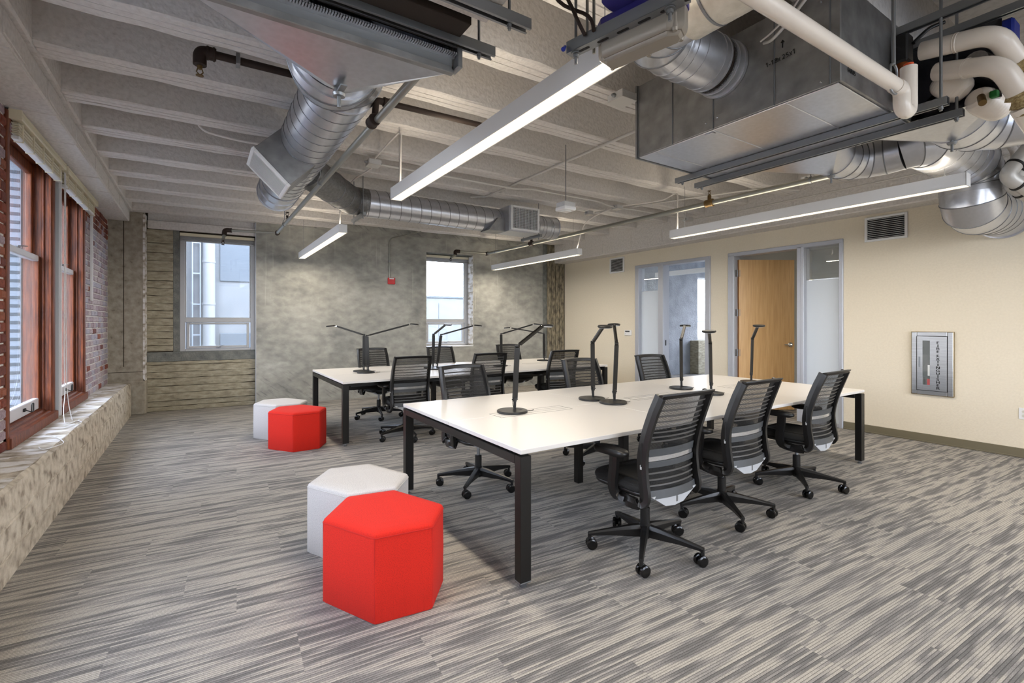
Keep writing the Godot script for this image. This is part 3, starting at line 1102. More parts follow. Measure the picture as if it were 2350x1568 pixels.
func build_right_wall() -> void:
	var w := struct("wall_right", "cream painted partition with glazed office fronts")
	var st := S()
	for r in [[-9.0, -6.58, 0.0, 2.9], [-6.58, -4.99, 2.52, 2.9], [-4.99, -4.585, 0.0, 2.9], [-4.585, -2.99, 2.52, 2.9], [-2.99, 3.2, 0.0, 2.9]]:
		partition_rect(st, r[0], r[1], r[2], r[3])
	part(st, "partition", M.cream, w)
	# offices beyond
	var o := struct("wall_office", "plain white office walls seen through the glazed partition")
	pbox("divider", M.white_wall, o, V(XR + 0.125, 0, -4.80), V(13.6, 3.62, -4.70))
	pbox("end_wall", M.white_wall, o, V(10.2, 0, -4.70), V(10.32, 3.62, 3.2))
	pbox("end_wall", M.white_wall, o, V(13.5, 0, -9.2), V(13.62, 0.8, -4.8))  # end wall left open above this, out of view, to let sky light in
	pbox("end_wall", M.white_wall, o, V(13.5, 2.9, -9.2), V(13.62, 3.62, -4.8))
	pbox("soffit", M.white_wall, o, V(XR + 0.13, 2.86, -4.7), V(10.2, 2.95, 3.2))
	pbox("front_wall", M.white_wall, o, V(XR + 0.125, 0, 3.1), V(10.3, 3.62, 3.22))
	var b := struct("baseboard_right", "dark olive rubber baseboard along the cream wall")
	for z in [[-2.95, 3.15], [-4.95, -4.63], [-8.82, -6.625]]:
		st = S()
		bx(st, V(XR - 0.012, 0, z[0]), V(XR, 0.10, z[1]), 0.004)
		bx(st, V(XR - 0.02, 0, z[0]), V(XR - 0.011, 0.018, z[1]), 0.006)
		part(st, "cove_strip", M.base, b)
	# glazed front of the far office: sidelight and open doorway
	var f := struct("window_5", "narrow frosted sidelight beside an open aluminium office doorway")
	frame_member(f, -6.62, -6.52, 0, 2.52)
	frame_member(f, -6.05, -5.925, 0, 2.52)
	frame_member(f, -5.05, -4.95, 0, 2.52)
	pbox("head_frame", M.alu_frame, f, V(XR - 0.025, 2.50, -6.62), V(XR + 0.15, 2.56, -4.95), 0.006)
	pbox("bottom_frame", M.alu_frame, f, V(XR, 0.0, -6.52), V(XR + 0.1, 0.09, -6.05), 0.004)
	pbox("clear_pane", M.glass, f, V(XR + 0.055, 2.045, -6.52), V(XR + 0.063, 2.5, -6.05))
	pbox("frosted_pane", M.frost, f, V(XR + 0.055, 0.09, -6.52), V(XR + 0.063, 2.045, -6.05))
	pbox("strike_plate", M.blackpl, f, V(XR + 0.03, 1.0, -5.928), V(XR + 0.06, 1.10, -5.922))
	# near office: door and sidelight
	var d := struct("door_1", "maple office door standing ajar in an aluminium frame")
	frame_member(d, -4.625, -4.515, 0, 2.52)
	frame_member(d, -3.545, -3.447, 0, 2.52)
	frame_member(d, -3.0, -2.95, 0, 2.52)
	pbox("head_frame", M.alu_frame, d, V(XR - 0.025, 2.50, -4.625), V(XR + 0.15, 2.56, -2.95), 0.006)
	var leaf := Node3D.new()
	leaf.name = "door_leaf"
	d.add_child(leaf)
	leaf.transform = T(XR + 0.10, 0.01, -4.505, -PI / 2 + deg_to_rad(58.0))
	var ln := 0.915
	# local x runs from the hinge to the free edge
	leaf.transform = Transform3D(Basis(Vector3.UP, -deg_to_rad(31.5)), V(XR + 0.075, 0.01, -4.50))
	pbox("leaf_face", M.maple, leaf, V(0.0, 0.0, -0.022), V(ln, 2.44, 0.022), 0.002)
	pbox("leaf_edge", M.maple_edge, leaf, V(-0.003, 0.0, -0.021), V(0.001, 2.44, 0.021))
	st = S()
	X = Transform3D(Basis(Vector3.RIGHT, PI / 2), V(ln - 0.07, 1.06, 0.022))
	lathe(st, [[0.0, 0.0], [0.038, 0.0], [0.038, 0.008], [0.028, 0.016], [0.013, 0.018], [0.013, 0.045], [0.0, 0.045]], 20)
	X = Transform3D()
	tube(st, fillet([V(ln - 0.07, 1.06, 0.055), V(ln - 0.07, 1.06, 0.07), V(ln - 0.19, 1.06, 0.07)], 0.02, 4), 0.009, 10)
	part(st, "door_lever", M.chrome, leaf)
	for y in [0.30, 0.94, 1.59, 2.23]:
		st = S()
		bx(st, V(XR - 0.0, y - 0.055, -4.517), V(XR + 0.075, y + 0.055, -4.511), 0.001)
		bx(st, V(XR + 0.07, y - 0.055, -4.513), V(XR + 0.078, y + 0.055, -4.47), 0.001)
		tube(st, PackedVector3Array([V(XR + 0.066, y - 0.058, -4.508), V(XR + 0.066, y + 0.058, -4.508)]), 0.007, 8)
		part(st, "hinge", M.strut, d)
	var s := struct("window_6", "tall frosted sidelight to the right of the maple door")
	pbox("frosted_pane", M.frost, s, V(XR + 0.055, 0.05, -3.447), V(XR + 0.063, 2.035, -3.0))
	pbox("clear_pane", M.glass, s, V(XR + 0.055, 2.035, -3.447), V(XR + 0.063, 2.50, -3.0))
	pbox("bottom_frame", M.alu_frame, s, V(XR, 0.0, -3.447), V(XR + 0.1, 0.05, -3.0), 0.004)

func frame_member(p: Node3D, z0: float, z1: float, y0: float, y1: float) -> void:
	var st := S()
	bx(st, V(XR - 0.025, y0, z0), V(XR + 0.15, y1, z1), 0.006)
	bx(st, V(XR - 0.032, y0, z0 + (z1 - z0) * 0.62), V(XR - 0.02, y1, z1 - 0.004), 0.003)
	part(st, "frame_post", M.alu_frame, p)

func build_near_end() -> void:
	var w := struct("wall_near", "plain painted wall behind the viewpoint")
	for r in [[-2.0, 0.2, 0.0, 3.62], [3.0, 3.8, 0.0, 3.62], [6.8, XR + 0.125, 0.0, 3.62], [0.2, 3.0, 0.0, 0.8], [3.8, 6.8, 0.0, 0.8], [0.2, 3.0, 2.95, 3.62], [3.8, 6.8, 2.95, 3.62]]:
		pbox("wall_panel", M.cream, w, V(r[0], r[2], 3.1), V(r[1], r[3], 3.25))
	var nx := T(0, 0, 3.18, PI)  # two unseen windows added to throw fill light on the joists
	metal_window(10, "unseen wide metal window added behind the viewpoint for fill light, left", -3.0, -0.2, 0.8, 2.95, 0.0, 1.5, nx)
	metal_window(11, "unseen wide metal window added behind the viewpoint for fill light, right", -6.8, -3.8, 0.8, 2.95, 0.0, 1.5, nx)
	# window in the brick wall outside the view, which lights the near end
	timber_window(7, -3.2, -1.4, "timber window in the brick wall nearest the viewpoint")

# ---------------------------------------------------------------- beyond the glass
func build_outside() -> void:
	var g := thing("street", "pale pavement far below the windows", "ground", T(0, -9.0, 0), "", "structure")
	pbox("ground", M.bld_grey, g, V(-60, -0.3, -70), V(60, 0, 40))
	var b := thing("building", "white neighbouring building with downpipes beyond the left back window", "building", T(1.2, -9.0, -15.0))
	var st := S()
	bx(st, V(-3.5, 0, -8), V(-1.75, 22, 1.2), 0.03)
	bx(st, V(-1.75, 0, -8), V(2.1, 22, 0.0), 0.03)
	part(st, "wall", M.bld, b)
	pbox("shaded_band", M.bld_grey, b, V(-0.75, 11.55, 0.0), V(2.0, 13.1, 0.05), 0.01)  # shade on the facade, painted as grey bands
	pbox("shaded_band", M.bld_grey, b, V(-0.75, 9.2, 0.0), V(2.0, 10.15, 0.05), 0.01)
	for p in [[0.45, 12.1, 0.85], [0.45, 9.75, 0.85]]:
		pbox("reflection_patch", M.bld_white, b, V(p[0], p[1], 0.05), V(p[0] + p[2], p[1] + 0.55, 0.12), 0.01)  # reflections on the facade, painted as white patches
	st = S()
	tube(st, PackedVector3Array([V(-1.0, 0, 0.16), V(-1.0, 22, 0.16)]), 0.14, 16)
	for i in 18:
		tube(st, PackedVector3Array([V(-1.0, 1.0 + i * 1.1, 0.16), V(-1.0, 1.06 + i * 1.1, 0.16)]), 0.152, 16)
	part(st, "downpipe", M.bld_white, b)
	pbox("corner_strip", M.bld_white, b, V(-1.72, 0, 0.0), V(-1.5, 22, 0.12), 0.01)
	st = S()
	for i in 24:
		bx(st, V(-1.36, 0.5 + i * 0.8, 0.1), V(-1.2, 0.53 + i * 0.8, 0.13))
	for x in [-1.37, -1.2]:
		bx(st, V(x, 0, 0.09), V(x + 0.025, 22, 0.14))
	part(st, "wall_ladder", M.rail, b)
	st = S()
	for x in [-3.4, -3.1, -2.8, -2.5, -2.2, -1.9]:
		bx(st, V(x, 10.3, 1.55), V(x + 0.02, 11.2, 1.57))
	bx(st, V(-3.4, 11.2, 1.54), V(-1.85, 11.24, 1.58))
	bx(st, V(-3.5, 10.2, 1.2), V(-1.85, 10.3, 1.6), 0.01)
	part(st, "balcony", M.rail, b)
	var c := thing("building", "low pale concrete rooftop building beyond the right back window", "building", T(9.6, -9.0, -26.0))
	st = S()
	bx(st, V(-2.3, 0, -6), V(9, 11.9, 0), 0.04)
	part(st, "wall", M.bld, c)
	pbox("parapet", M.bld_grey, c, V(-2.35, 11.9, -6), V(9.05, 12.02, 0.06), 0.02)
	pbox("roof_box", M.bld, c, V(0.4, 12.02, -2), V(1.5, 13.0, -1), 0.02)
	for x in [-1.0, 0.6, 2.2, 3.9]:
		pbox("panel_joint", M.bld_grey, c, V(x, 3, 0.0), V(x + 0.04, 11.6, 0.02))
	for y in [7.4, 9.0, 10.6]:
		pbox("panel_joint", M.bld_grey, c, V(-2.3, y, 0.0), V(9, y + 0.04, 0.02))
	var d := thing("building", "pale building across the street beyond the timber windows", "building", T(-13.0, -9.0, -14.0))
	st = S()
	bx(st, V(-6, 0, -9), V(0, 10.4, 16), 0.04)
	part(st, "wall", M.bld, d)
	for i in 10:
		pbox("window", M.bld_grey, d, V(0.0, 7.4, -8 + i * 2.3), V(0.04, 9.2, -6.8 + i * 2.3))
	var e := thing("building", "dim brick building beyond the far office window", "building", T(22.0, -9.0, -18.0))
	st = S()
	bx(st, V(-7, 0, -6), V(9, 10.8, 0), 0.04)
	part(st, "wall", M.bld, e)
	pbox("cornice", M.bld_grey, e, V(-7.05, 10.8, -6), V(9.05, 11.0, 0.1), 0.02)

# ---------------------------------------------------------------- furniture
func make_table(label: String, x0: float, x1: float, z0: float, z1: float) -> void:
	var h := 0.745
	var cx := (x0 + x1) / 2
	var cz := (z0 + z1) / 2
	var t := thing("bench_desk", label, "desk", T(cx, 0, cz), "long white bench desks")
	var hx := (x1 - x0) / 2
	var hz := (z1 - z0) / 2
	# six worktops round a cable strip
	for i in 3:
		for s in [-1, 1]:
			var a := -hx + i * 2 * hx / 3
			var st := S()
			var zi := 0.002 if s > 0 else -0.002
			bx(st, V(a + (0.0 if i == 0 else 0.0012), h - 0.026, minf(zi, s * hz)), V(a + 2 * hx / 3 - (0.0 if i == 2 else 0.0012), h, maxf(zi, s * hz)), 0.0025)
			part(st, "worktop", M.top, t)
	# cable trays lids flush in the middle of each bay
	for i in 3:
		var m := -hx + (i + 0.5) * 2 * hx / 3
		var st := S()
		for s in [-1, 1]:
			bx(st, V(m - 0.33, h - 0.001, s * 0.085 - 0.0016), V(m + 0.33, h + 0.0006, s * 0.085 + 0.0016))
			bx(st, V(m - 0.33, h - 0.001, s * 0.03 - 0.001), V(m + 0.33, h + 0.0006, s * 0.03 + 0.001))
			bx(st, V(m + s * 0.33 - 0.0016, h - 0.001, -0.085), V(m + s * 0.33 + 0.0016, h + 0.0006, 0.085))
		part(st, "cable_flap_joint", M.black, t)
	# end frames
	for s in [-1, 1]:
		for q in [-1, 1]:
			var st := S()
			var lx: float = s * (hx - 0.035)
			var lz: float = q * (hz - 0.03)
			bx(st, V(lx - 0.035, 0.03, lz - 0.03), V(lx + 0.035, h - 0.038, lz + 0.03), 0.003)
			part(st, "leg", M.black_metal, t)
			st = S()
			X = T(lx, 0, lz)
			lathe(st, [[0.0, 0.0], [0.02, 0.0], [0.022, 0.006], [0.012, 0.012], [0.010, 0.032], [0.0, 0.032]], 14)
			bx(st, V(-0.034, 0.024, -0.029), V(0.034, 0.031, 0.029), 0.002)
			X = Transform3D()
			part(st, "levelling_foot", M.strut, t)
		var b := S()
		bx(b, V(s * (hx - 0.035) - 0.035, h - 0.088, -hz + 0.06), V(s * (hx - 0.035) + 0.035, h - 0.038, hz - 0.06), 0.003)
		part(b, "end_rail", M.black_metal, t)
		b = S()
		bx(b, V(s * (hx - 0.05) - 0.02, h - 0.039, -hz + 0.03), V(s * (hx - 0.05) + 0.02, h - 0.026, hz - 0.03))
		part(b, "shadow_gap", M.blackpl, t)
	for q in [-1, 1]:
		var b := S()
		bx(b, V(-hx + 0.07, h - 0.085, q * (hz - 0.24) - 0.02), V(hx - 0.07, h - 0.03, q * (hz - 0.24) + 0.02), 0.003)
		part(b, "long_rail", M.black_metal, t)
	for i in [1, 2]:
		var b := S()
		bx(b, V(-hx + i * 2 * hx / 3 - 0.03, h - 0.085, -hz + 0.25), V(-hx + i * 2 * hx / 3 + 0.03, h - 0.03, hz - 0.25), 0.003)
		bx(b, V(-hx + i * 2 * hx / 3 - 0.03, 0.0, -0.30), V(-hx + i * 2 * hx / 3 + 0.03, h - 0.08, -0.24), 0.003)
		bx(b, V(-hx + i * 2 * hx / 3 - 0.03, 0.0, 0.24), V(-hx + i * 2 * hx / 3 + 0.03, h - 0.08, 0.30), 0.003)
		part(b, "middle_frame", M.black_metal, t)
	for s in [-1, 1]:
		var b := S()
		prism(b, PackedVector2Array([Vector2(-hx + 0.12, h - 0.03), Vector2(hx - 0.12, h - 0.03), Vector2(hx - 0.16, h - 0.115), Vector2(-hx + 0.2, h - 0.115)]), s * 0.50 - 0.006, s * 0.50 + 0.006)
		part(b, "cable_apron", M.chair_grey, t)
	for s in [-1, 1]:
		var b := S()
		bx(b, V(-hx + 0.25, h - 0.20, s * 0.16 - 0.003), V(hx - 0.25, h - 0.03, s * 0.16 + 0.003))
		bx(b, V(-hx + 0.25, h - 0.20, minf(0, s * 0.16)), V(hx - 0.25, h - 0.195, maxf(0, s * 0.16)))
		part(b, "cable_tray", M.black_metal, t)

# back of the chair: depth of the back's centre line at a height
func back_z(y: float) -> float:
	var p := [[0.42, 0.205], [0.5, 0.190], [0.58, 0.182], [0.66, 0.184], [0.74, 0.200], [0.82, 0.224], [0.92, 0.262], [1.02, 0.304]]
	for i in p.size() - 1:
		if y <= p[i + 1][0] or i == p.size() - 2:
			var t: float = (y - p[i][0]) / (p[i + 1][0] - p[i][0])
			return lerpf(p[i][1], p[i + 1][1], t)
	return 0.2

func back_w(y: float) -> float:
	return lerpf(0.205, 0.222, smoothstep(0.42, 0.62, y)) - 0.012 * smoothstep(0.75, 1.02, y)

func back_pt(x: float, y: float, dz := 0.0) -> Vector3:
	var w := back_w(y)
	return V(x, y, back_z(y) + 0.034 * (1.0 - (x / w) * (x / w)) + dz)

func back_strip(st: SurfaceTool, y0: float, y1: float, th: float, dz := 0.0, marg := 0.018, x0 := -9.0, x1 := 9.0, nv := 1) -> void:
	var n := 12
	var rs := []
	for i in n + 1:
		var q := PackedVector3Array()
		for j in nv + 1:
			var y := lerpf(y0, y1, float(j) / nv)
			var w := back_w(y) - marg
			var x := lerpf(maxf(-w, x0), minf(w, x1), float(i) / n)
			q.append(back_pt(x, y, dz + th / 2))
		for j in nv + 1:
			var y := lerpf(y1, y0, float(j) / nv)
			var w := back_w(y) - marg
			var x := lerpf(maxf(-w, x0), minf(w, x1), float(i) / n)
			q.append(back_pt(x, y, dz - th / 2))
		rs.append(q)
	rings(st, rs, true, true, false)

func make_chair() -> Node3D:
	var c := thing("task_chair", "x", "chair", Transform3D(), "black mesh task chairs")
	# --- five-star base
	var st := S()
	lathe(st, [[0.0, 0.075], [0.028, 0.075], [0.040, 0.10], [0.040, 0.155], [0.030, 0.165], [0.030, 0.26], [0.026, 0.265], [0.0, 0.265]], 18)
	part(st, "base_hub", M.chair_black, c)
	st = S()
	lathe(st, [[0.0, 0.26], [0.0145, 0.26], [0.0145, 0.40], [0.0, 0.40]], 14)
	part(st, "gas_lift", M.strut, c)
	var legm: ArrayMesh
	var cast: ArrayMesh
	st = S()
	var rs := []
	for p in [[0.03, 0.085, 0.158, 0.025], [0.09, 0.085, 0.152, 0.023], [0.22, 0.090, 0.130, 0.018], [0.33, 0.085, 0.110, 0.015], [0.356, 0.080, 0.104, 0.014]]:
		rs.append(PackedVector3Array([V(-p[3] * 0.75, p[1], -p[0]), V(-p[3], lerpf(p[1], p[2], 0.7), -p[0]), V(-p[3] * 0.6, p[2], -p[0]), V(p[3] * 0.6, p[2], -p[0]), V(p[3], lerpf(p[1], p[2], 0.7), -p[0]), V(p[3] * 0.75, p[1], -p[0])]))
	rings(st, rs, true, true, false)
	tube(st, PackedVector3Array([V(0, 0.056, -0.348), V(0, 0.10, -0.348)]), 0.0115, 10)
	legm = mk(st, M.chair_black)
	st = S()
	for s in [-1, 1]:
		X = T(0, 0.034, 0) * Transform3D(Basis(V(0, 0, 1), PI / 2), V(s * 0.018, 0, 0.012))
		lathe(st, [[0.0, -0.012], [0.025, -0.012], [0.033, -0.008], [0.034, 0.0], [0.033, 0.008], [0.025, 0.012], [0.0, 0.012]], 18)
	X = T(0, 0.034, 0.012)
	bx(st, V(-0.006, -0.014, -0.02), V(0.006, 0.026, 0.014), 0.004)
	tube(st, PackedVector3Array([V(-0.022, 0, 0), V(0.022, 0, 0)]), 0.008, 8)
	X = Transform3D()
	cast = mk(st, M.wheel)
	rng.seed = 77
	for i in 5:
		var l := put(legm, "base_leg", c, T(0, 0, 0, -i * TAU / 5))
		put(cast, "caster", l, T(0, 0, -0.348, rng.randf_range(-1.0, 1.0)))
	# --- mechanism and seat
	st = S()
	slab(st, rrect(0.20, 0.28, 0.05), [[0.05, 0.355], [0.02, 0.362], [0.0, 0.385], [0.0, 0.415], [0.015, 0.42]], true)
	part(st, "mechanism", M.chair_black, c)
	st = S()
	prism(st, PackedVector2Array([Vector2(-0.20, 0.43), Vector2(-0.08, 0.358), Vector2(0.0, 0.348), Vector2(0.08, 0.358), Vector2(0.20, 0.43)]), -0.12, 0.225)
	part(st, "under_cover", M.chair_pale, c, "pale grey cover under the seat")
	st = S()
	bx(st, V(0.012, 0.365, 0.22), V(0.028, 0.41, 0.228), 0.003)
	part(st, "cover_slot", M.strut, c)
	var so := PackedVector2Array()
	for p in rrect(0.475, 0.47, 0.10, 5):
		so.append(p + Vector2(0, -0.02))
	st = S()
	slab(st, so, [[0.05, 0.405], [0.012, 0.415], [0.0, 0.428], [0.004, 0.438]], true)
	part(st, "seat_pan", M.chair_black, c)
	st = S()
	slab(st, so, [[0.012, 0.436], [-0.004, 0.447], [-0.006, 0.462], [0.004, 0.478], [0.03, 0.489], [0.07, 0.492], [0.13, 0.487]], true)
	part(st, "seat_cushion", M.seat, c)
	# --- arms: a loop from the back under the seat up to the pad
	for s in [-1.0, 1.0]:
		st = S()
		var path := spline([V(s * 0.223, 0.92, back_z(0.92)), V(s * 0.227, 0.78, back_z(0.78)), V(s * 0.228, 0.64, back_z(0.64)), V(s * 0.228, 0.52, back_z(0.52) + 0.004), V(s * 0.23, 0.425, 0.205), V(s * 0.235, 0.385, 0.17), V(s * 0.235, 0.378, 0.08), V(s * 0.22, 0.383, 0.0)], 5)
		# top part of the upright tapers into the head rail
		var full := PackedVector3Array([V(s * 0.214, 1.012, back_z(1.012))])
		full.append_array(path)
		sweep(st, full, PackedVector2Array([Vector2(-0.011, -0.034), Vector2(0.011, -0.034), Vector2(0.015, 0.0), Vector2(0.011, 0.03), Vector2(-0.011, 0.03), Vector2(-0.015, 0.0)]), V(0, 0.3, 1).normalized())
		part(st, "back_upright", M.chair_black, c)
		st = S()
		bx(st, V(s * 0.234, 0.60, back_z(0.66) - 0.004), V(s * 0.246, 0.74, back_z(0.66) + 0.006), 0.003)
		var sl := part(st, "upright_slot", M.blackpl, c)
		st = S()
		bx(st, V(s * 0.24, 0.585, back_z(0.6) - 0.006), V(s * 0.2455, 0.612, back_z(0.6) + 0.006), 0.002)
		part(st, "slot_badge", M.chair_pale, c)
		st = S()
		sweep(st, spline([V(s * 0.235, 0.378, 0.06), V(s * 0.252, 0.39, 0.0), V(s * 0.262, 0.45, -0.02), V(s * 0.266, 0.56, -0.005), V(s * 0.266, 0.635, 0.0)], 5), PackedVector2Array([Vector2(-0.013, -0.03), Vector2(0.013, -0.03), Vector2(0.016, 0.0), Vector2(0.013, 0.03), Vector2(-0.013, 0.03), Vector2(-0.016, 0.0)]), V(0, 0, 1))
		part(st, "arm_post", M.chair_black, c)
		st = S()
		var ao := PackedVector2Array()
		for p in rrect(0.092, 0.255, 0.042, 4):
			ao.append(Vector2(p.x * (1.0 - 0.12 * p.y / 0.13), p.y) + Vector2(s * 0.262, -0.03))
		slab(st, ao, [[0.02, 0.632], [0.002, 0.642], [0.0, 0.656], [0.006, 0.667], [0.018, 0.671]], true)
		part(st, "arm_pad", M.black, c)
	# --- back
	st = S()
	var hp := PackedVector3Array()
	for i in 17:
		var x := lerpf(-0.222, 0.222, i / 16.0)
		hp.append(V(x, 1.012 + 0.008 * (1.0 - pow(x / 0.222, 2)), back_z(1.012) + 0.036 * (1.0 - pow(x / 0.222, 2))))
	sweep(st, hp, PackedVector2Array([Vector2(0.012, -0.02), Vector2(-0.012, -0.016), Vector2(-0.034, 0.006), Vector2(-0.034, 0.014), Vector2(-0.006, 0.012), Vector2(0.012, 0.006)]))
	part(st, "head_rail", M.chair_black, c)
	st = S()
	back_strip(st, 0.415, 0.462, 0.008, 0.006, 0.0, -9, 9, 2)
	part(st, "bottom_rail", M.chair_grey, c)
	st = S()
	back_strip(st, 0.45, 1.005, 0.0015, -0.006, 0.008, -9, 9, 10)
	part(st, "back_mesh", M.mesh, c)
	for y in [0.965, 0.928, 0.893, 0.860, 0.828, 0.797, 0.768, 0.741]:
		st = S()
		back_strip(st, y - 0.0045, y + 0.0045, 0.006, 0.003, 0.012)
		part(st, "back_slat", M.slat, c)
	for y in [0.556, 0.520, 0.487]:
		st = S()
		back_strip(st, y - 0.0045, y + 0.0045, 0.006, 0.003, 0.012)
		part(st, "back_slat", M.slat, c)
	for b in [[0.588, 0.622], [0.652, 0.696]]:
		st = S()
		back_strip(st, b[0], b[1], 0.007, 0.004, 0.012, -9, 9, 2)
		part(st, "lumbar_band", M.chair_grey, c)
	st = S()
	back_strip(st, 0.624, 0.650, 0.003, 0.0, 0.014)
	part(st, "lumbar_strip", M.clear_strip, c, "clear glossy lumbar strip")
	return c

func build_chairs() -> void:
	var c := make_chair()
	var list := [
		[2.345, -2.06, 0.0, 16.0, "black mesh task chair nearest the viewer, at the front left of the near desk"],
		[3.29, -2.15, 0.0, 55.0, "middle black task chair on the viewer's side of the near desk"],
		[4.39, -2.15, -2.0, 0.0, "black chair on the viewer's side of the near desk, beside its right leg"],
		[2.05, -3.68, 178.0, -5.0, "black chair behind the near desk's left end, castors seen under the desktop"],
		[3.50, -3.72, 183.0, 20.0, "dark chair between the two desks, behind the near desk's middle lamp pair"],
		[4.65, -3.72, 182.0, 8.0, "black chair behind the near desk in front of the open office doorway"],
		[2.15, -5.74, 2.0, 20.0, "left chair on the near side of the far desk, its whole back showing"],
		[3.25, -5.74, 6.0, 40.0, "middle chair on the near side of the far desk, partly hidden by another chair"],
		[4.52, -5.74, 7.0, 10.0, "right chair on the near side of the far desk, showing its armrest"],
		[2.27, -7.17, 178.0, 30.0, "far-side chair behind the twin lamps at the far desk's left end"],
		[3.41, -7.17, 180.0, 12.0, "far-side chair under the right back window"],
		[4.77, -7.17, 180.0, 50.0, "far-side chair in front of the plastered wall near the stained pier"]]
	for i in list.size():
		var r = list[i]
		var o := c
		var xf := T(r[0], 0, r[1], -deg_to_rad(r[2]))
		if i == 0:
			c.transform = xf
			c.set_meta("label", r[4])
		else:
			o = dup(c, r[4], xf)
		for ch in o.get_children():
			if String(ch.name).begins_with("base_leg"):
				ch.transform = T(0, 0, 0, -deg_to_rad(r[3] - r[2])) * (ch as Node3D).transform

func build_lamp(base: Vector3, elbow: Vector3, head: Vector3, label: String) -> void:
	var y0 := 0.7455
	var l := thing("desk_lamp", label, "lamp", T(base.x, y0, base.z), "black articulated desk lamps")
	var e := V(elbow.x - base.x, elbow.y - y0, elbow.z - base.z)
	var h := V(head.x - base.x, head.y - y0, head.z - base.z)
	# the base disc sits off-centre, under the pole's cable side
	var off := V(-0.035, 0, 0.02)
	var st := S()
	X = T(off.x, 0, off.z)
	lathe(st, [[0.0, 0.0], [0.112, 0.0], [0.116, 0.004], [0.116, 0.014], [0.113, 0.018], [0.0, 0.018]], 40)
	X = Transform3D()
	part(st, "base", M.black, l)
	st = S()
	tube(st, PackedVector3Array([V(0, 0.016, 0), V(e.x * 0.13, 0.085, e.z * 0.13)]), 0.011, 12)
	bx(st, V(-0.014, 0.075, -0.012), V(0.014, 0.11, 0.012), 0.003)
	tube(st, PackedVector3Array([V(-0.022, 0.092, 0), V(0.026, 0.092, 0)]), 0.006, 10)
	part(st, "lower_joint", M.blackpl, l)
	st = S()
	var p0 := V(e.x * 0.15, 0.10, e.z * 0.15)
	for s in [-1, 1]:
		bar(st, p0 + V(s * 0.0105, 0, 0), e + V(s * 0.0105, -0.012, 0), 0.011, 0.024, 0.002)
	bar(st, p0 + V(0, 0.01, 0), e + V(0, -0.02, 0), 0.012, 0.012)
	part(st, "pole", M.black_metal, l)
	var d := (h - e).normalized()
	var side := Vector3.UP.cross(d).normalized()
	st = S()
	tube(st, PackedVector3Array([e - side * 0.016, e + side * 0.016]), 0.013, 14)
	tube(st, PackedVector3Array([e, e + d * 0.05]), 0.009, 10)
	part(st, "elbow_joint", M.blackpl, l)
	st = S()
	var hd := V(d.x, 0, d.z).normalized()
	var tip := h - hd * 0.075
	for s in [-1, 1]:
		bar(st, e + d * 0.04 + side * s * 0.009, tip + side * s * 0.009, 0.009, 0.022, 0.002)
	bar(st, e + d * 0.04, tip, 0.010, 0.010)
	part(st, "arm", M.black_metal, l)
	st = S()
	tube(st, PackedVector3Array([tip - side * 0.012, tip + side * 0.012]), 0.009, 12)
	tube(st, PackedVector3Array([tip, h - hd * 0.05]), 0.007, 8)
	part(st, "head_joint", M.chrome, l)
	st = S()
	X = Transform3D(Basis(side, deg_to_rad(6.0)), h)
	lathe(st, [[0.0, -0.005], [0.052, -0.005], [0.058, -0.001], [0.060, 0.006], [0.056, 0.013], [0.0, 0.014]], 28)
	X = Transform3D()
	part(st, "head", M.black, l)
	st = S()
	X = Transform3D(Basis(side, deg_to_rad(6.0)), h)
	lathe(st, [[0.0, -0.007], [0.047, -0.007], [0.047, -0.0045], [0.0, -0.0045]], 24)
	X = Transform3D()
	part(st, "light_disc", M.unlit, l)
	st = S()
	tube(st, spline([V(e.x * 0.2 - 0.012, 0.13, 0.004), V(-0.022, 0.075, 0.006), V(-0.012, 0.03, 0.012), V(0.03, 0.02, 0.04), V(0.10, 0.006, 0.06), V(0.15, 0.004, 0.04)], 5), 0.0022, 6)
	part(st, "lead", M.ink, l)

func build_lamps() -> void:
	var L := [
		[V(2.015, 0, -3.049), V(2.032, 1.245, -3.038), V(2.46, 1.395, -3.23), "single desk lamp at the near desk's left, alone on its bay"],
		[V(2.932, 0, -3.169), V(2.929, 1.25, -3.172), V(2.70, 1.388, -2.78), "desk lamp of the near desk's middle pair, left pole, wide head towards the viewer"],
		[V(2.952, 0, -2.928), V(2.965, 1.245, -2.915), V(3.27, 1.40, -3.25), "desk lamp of the near desk's middle pair, right pole, base closest to the viewer"],
		[V(4.181, 0, -3.189), V(4.179, 1.25, -3.192), V(4.55, 1.386, -3.42), "desk lamp against the open office doorway, its dark head seen edge-on"],
		[V(4.102, 0, -2.791), V(4.097, 1.232, -2.798), V(3.73, 1.343, -2.56), "desk lamp with pale-topped head, standing behind the nearest chair"],
		[V(5.294, 0, -3.089), V(5.30, 1.245, -3.078), V(4.96, 1.387, -2.81), "rightmost desk lamp of the near desk, seen against the maple door"],
		[V(1.925, 0, -6.743), V(1.93, 1.255, -6.742), V(1.49, 1.378, -6.79), "far desk's left twin lamp whose arm reaches left"],
		[V(1.922, 0, -6.529), V(1.906, 1.25, -6.534), V(2.50, 1.401, -6.31), "far desk's left twin lamp whose arm reaches right"],
		[V(2.956, 0, -6.709), V(2.962, 1.25, -6.706), V(2.99, 1.394, -6.27), "far desk lamp before the right back window, thin short arm"],
		[V(2.918, 0, -6.482), V(2.97, 1.25, -6.458), V(3.45, 1.381, -6.20), "far desk lamp before the right back window, leaning pole and long arm"],
		[V(3.982, 0, -6.399), V(3.976, 1.25, -6.402), V(4.44, 1.399, -6.07), "far desk lamp right of the back window, base near the desk's middle"],
		[V(5.194, 0, -6.891), V(5.188, 1.236, -6.896), V(4.63, 1.333, -7.25), "far desk's rightmost lamp in front of the stained pier, arm reaching left"]]
	for r in L:
		build_lamp(r[0], r[1], r[2], r[3])

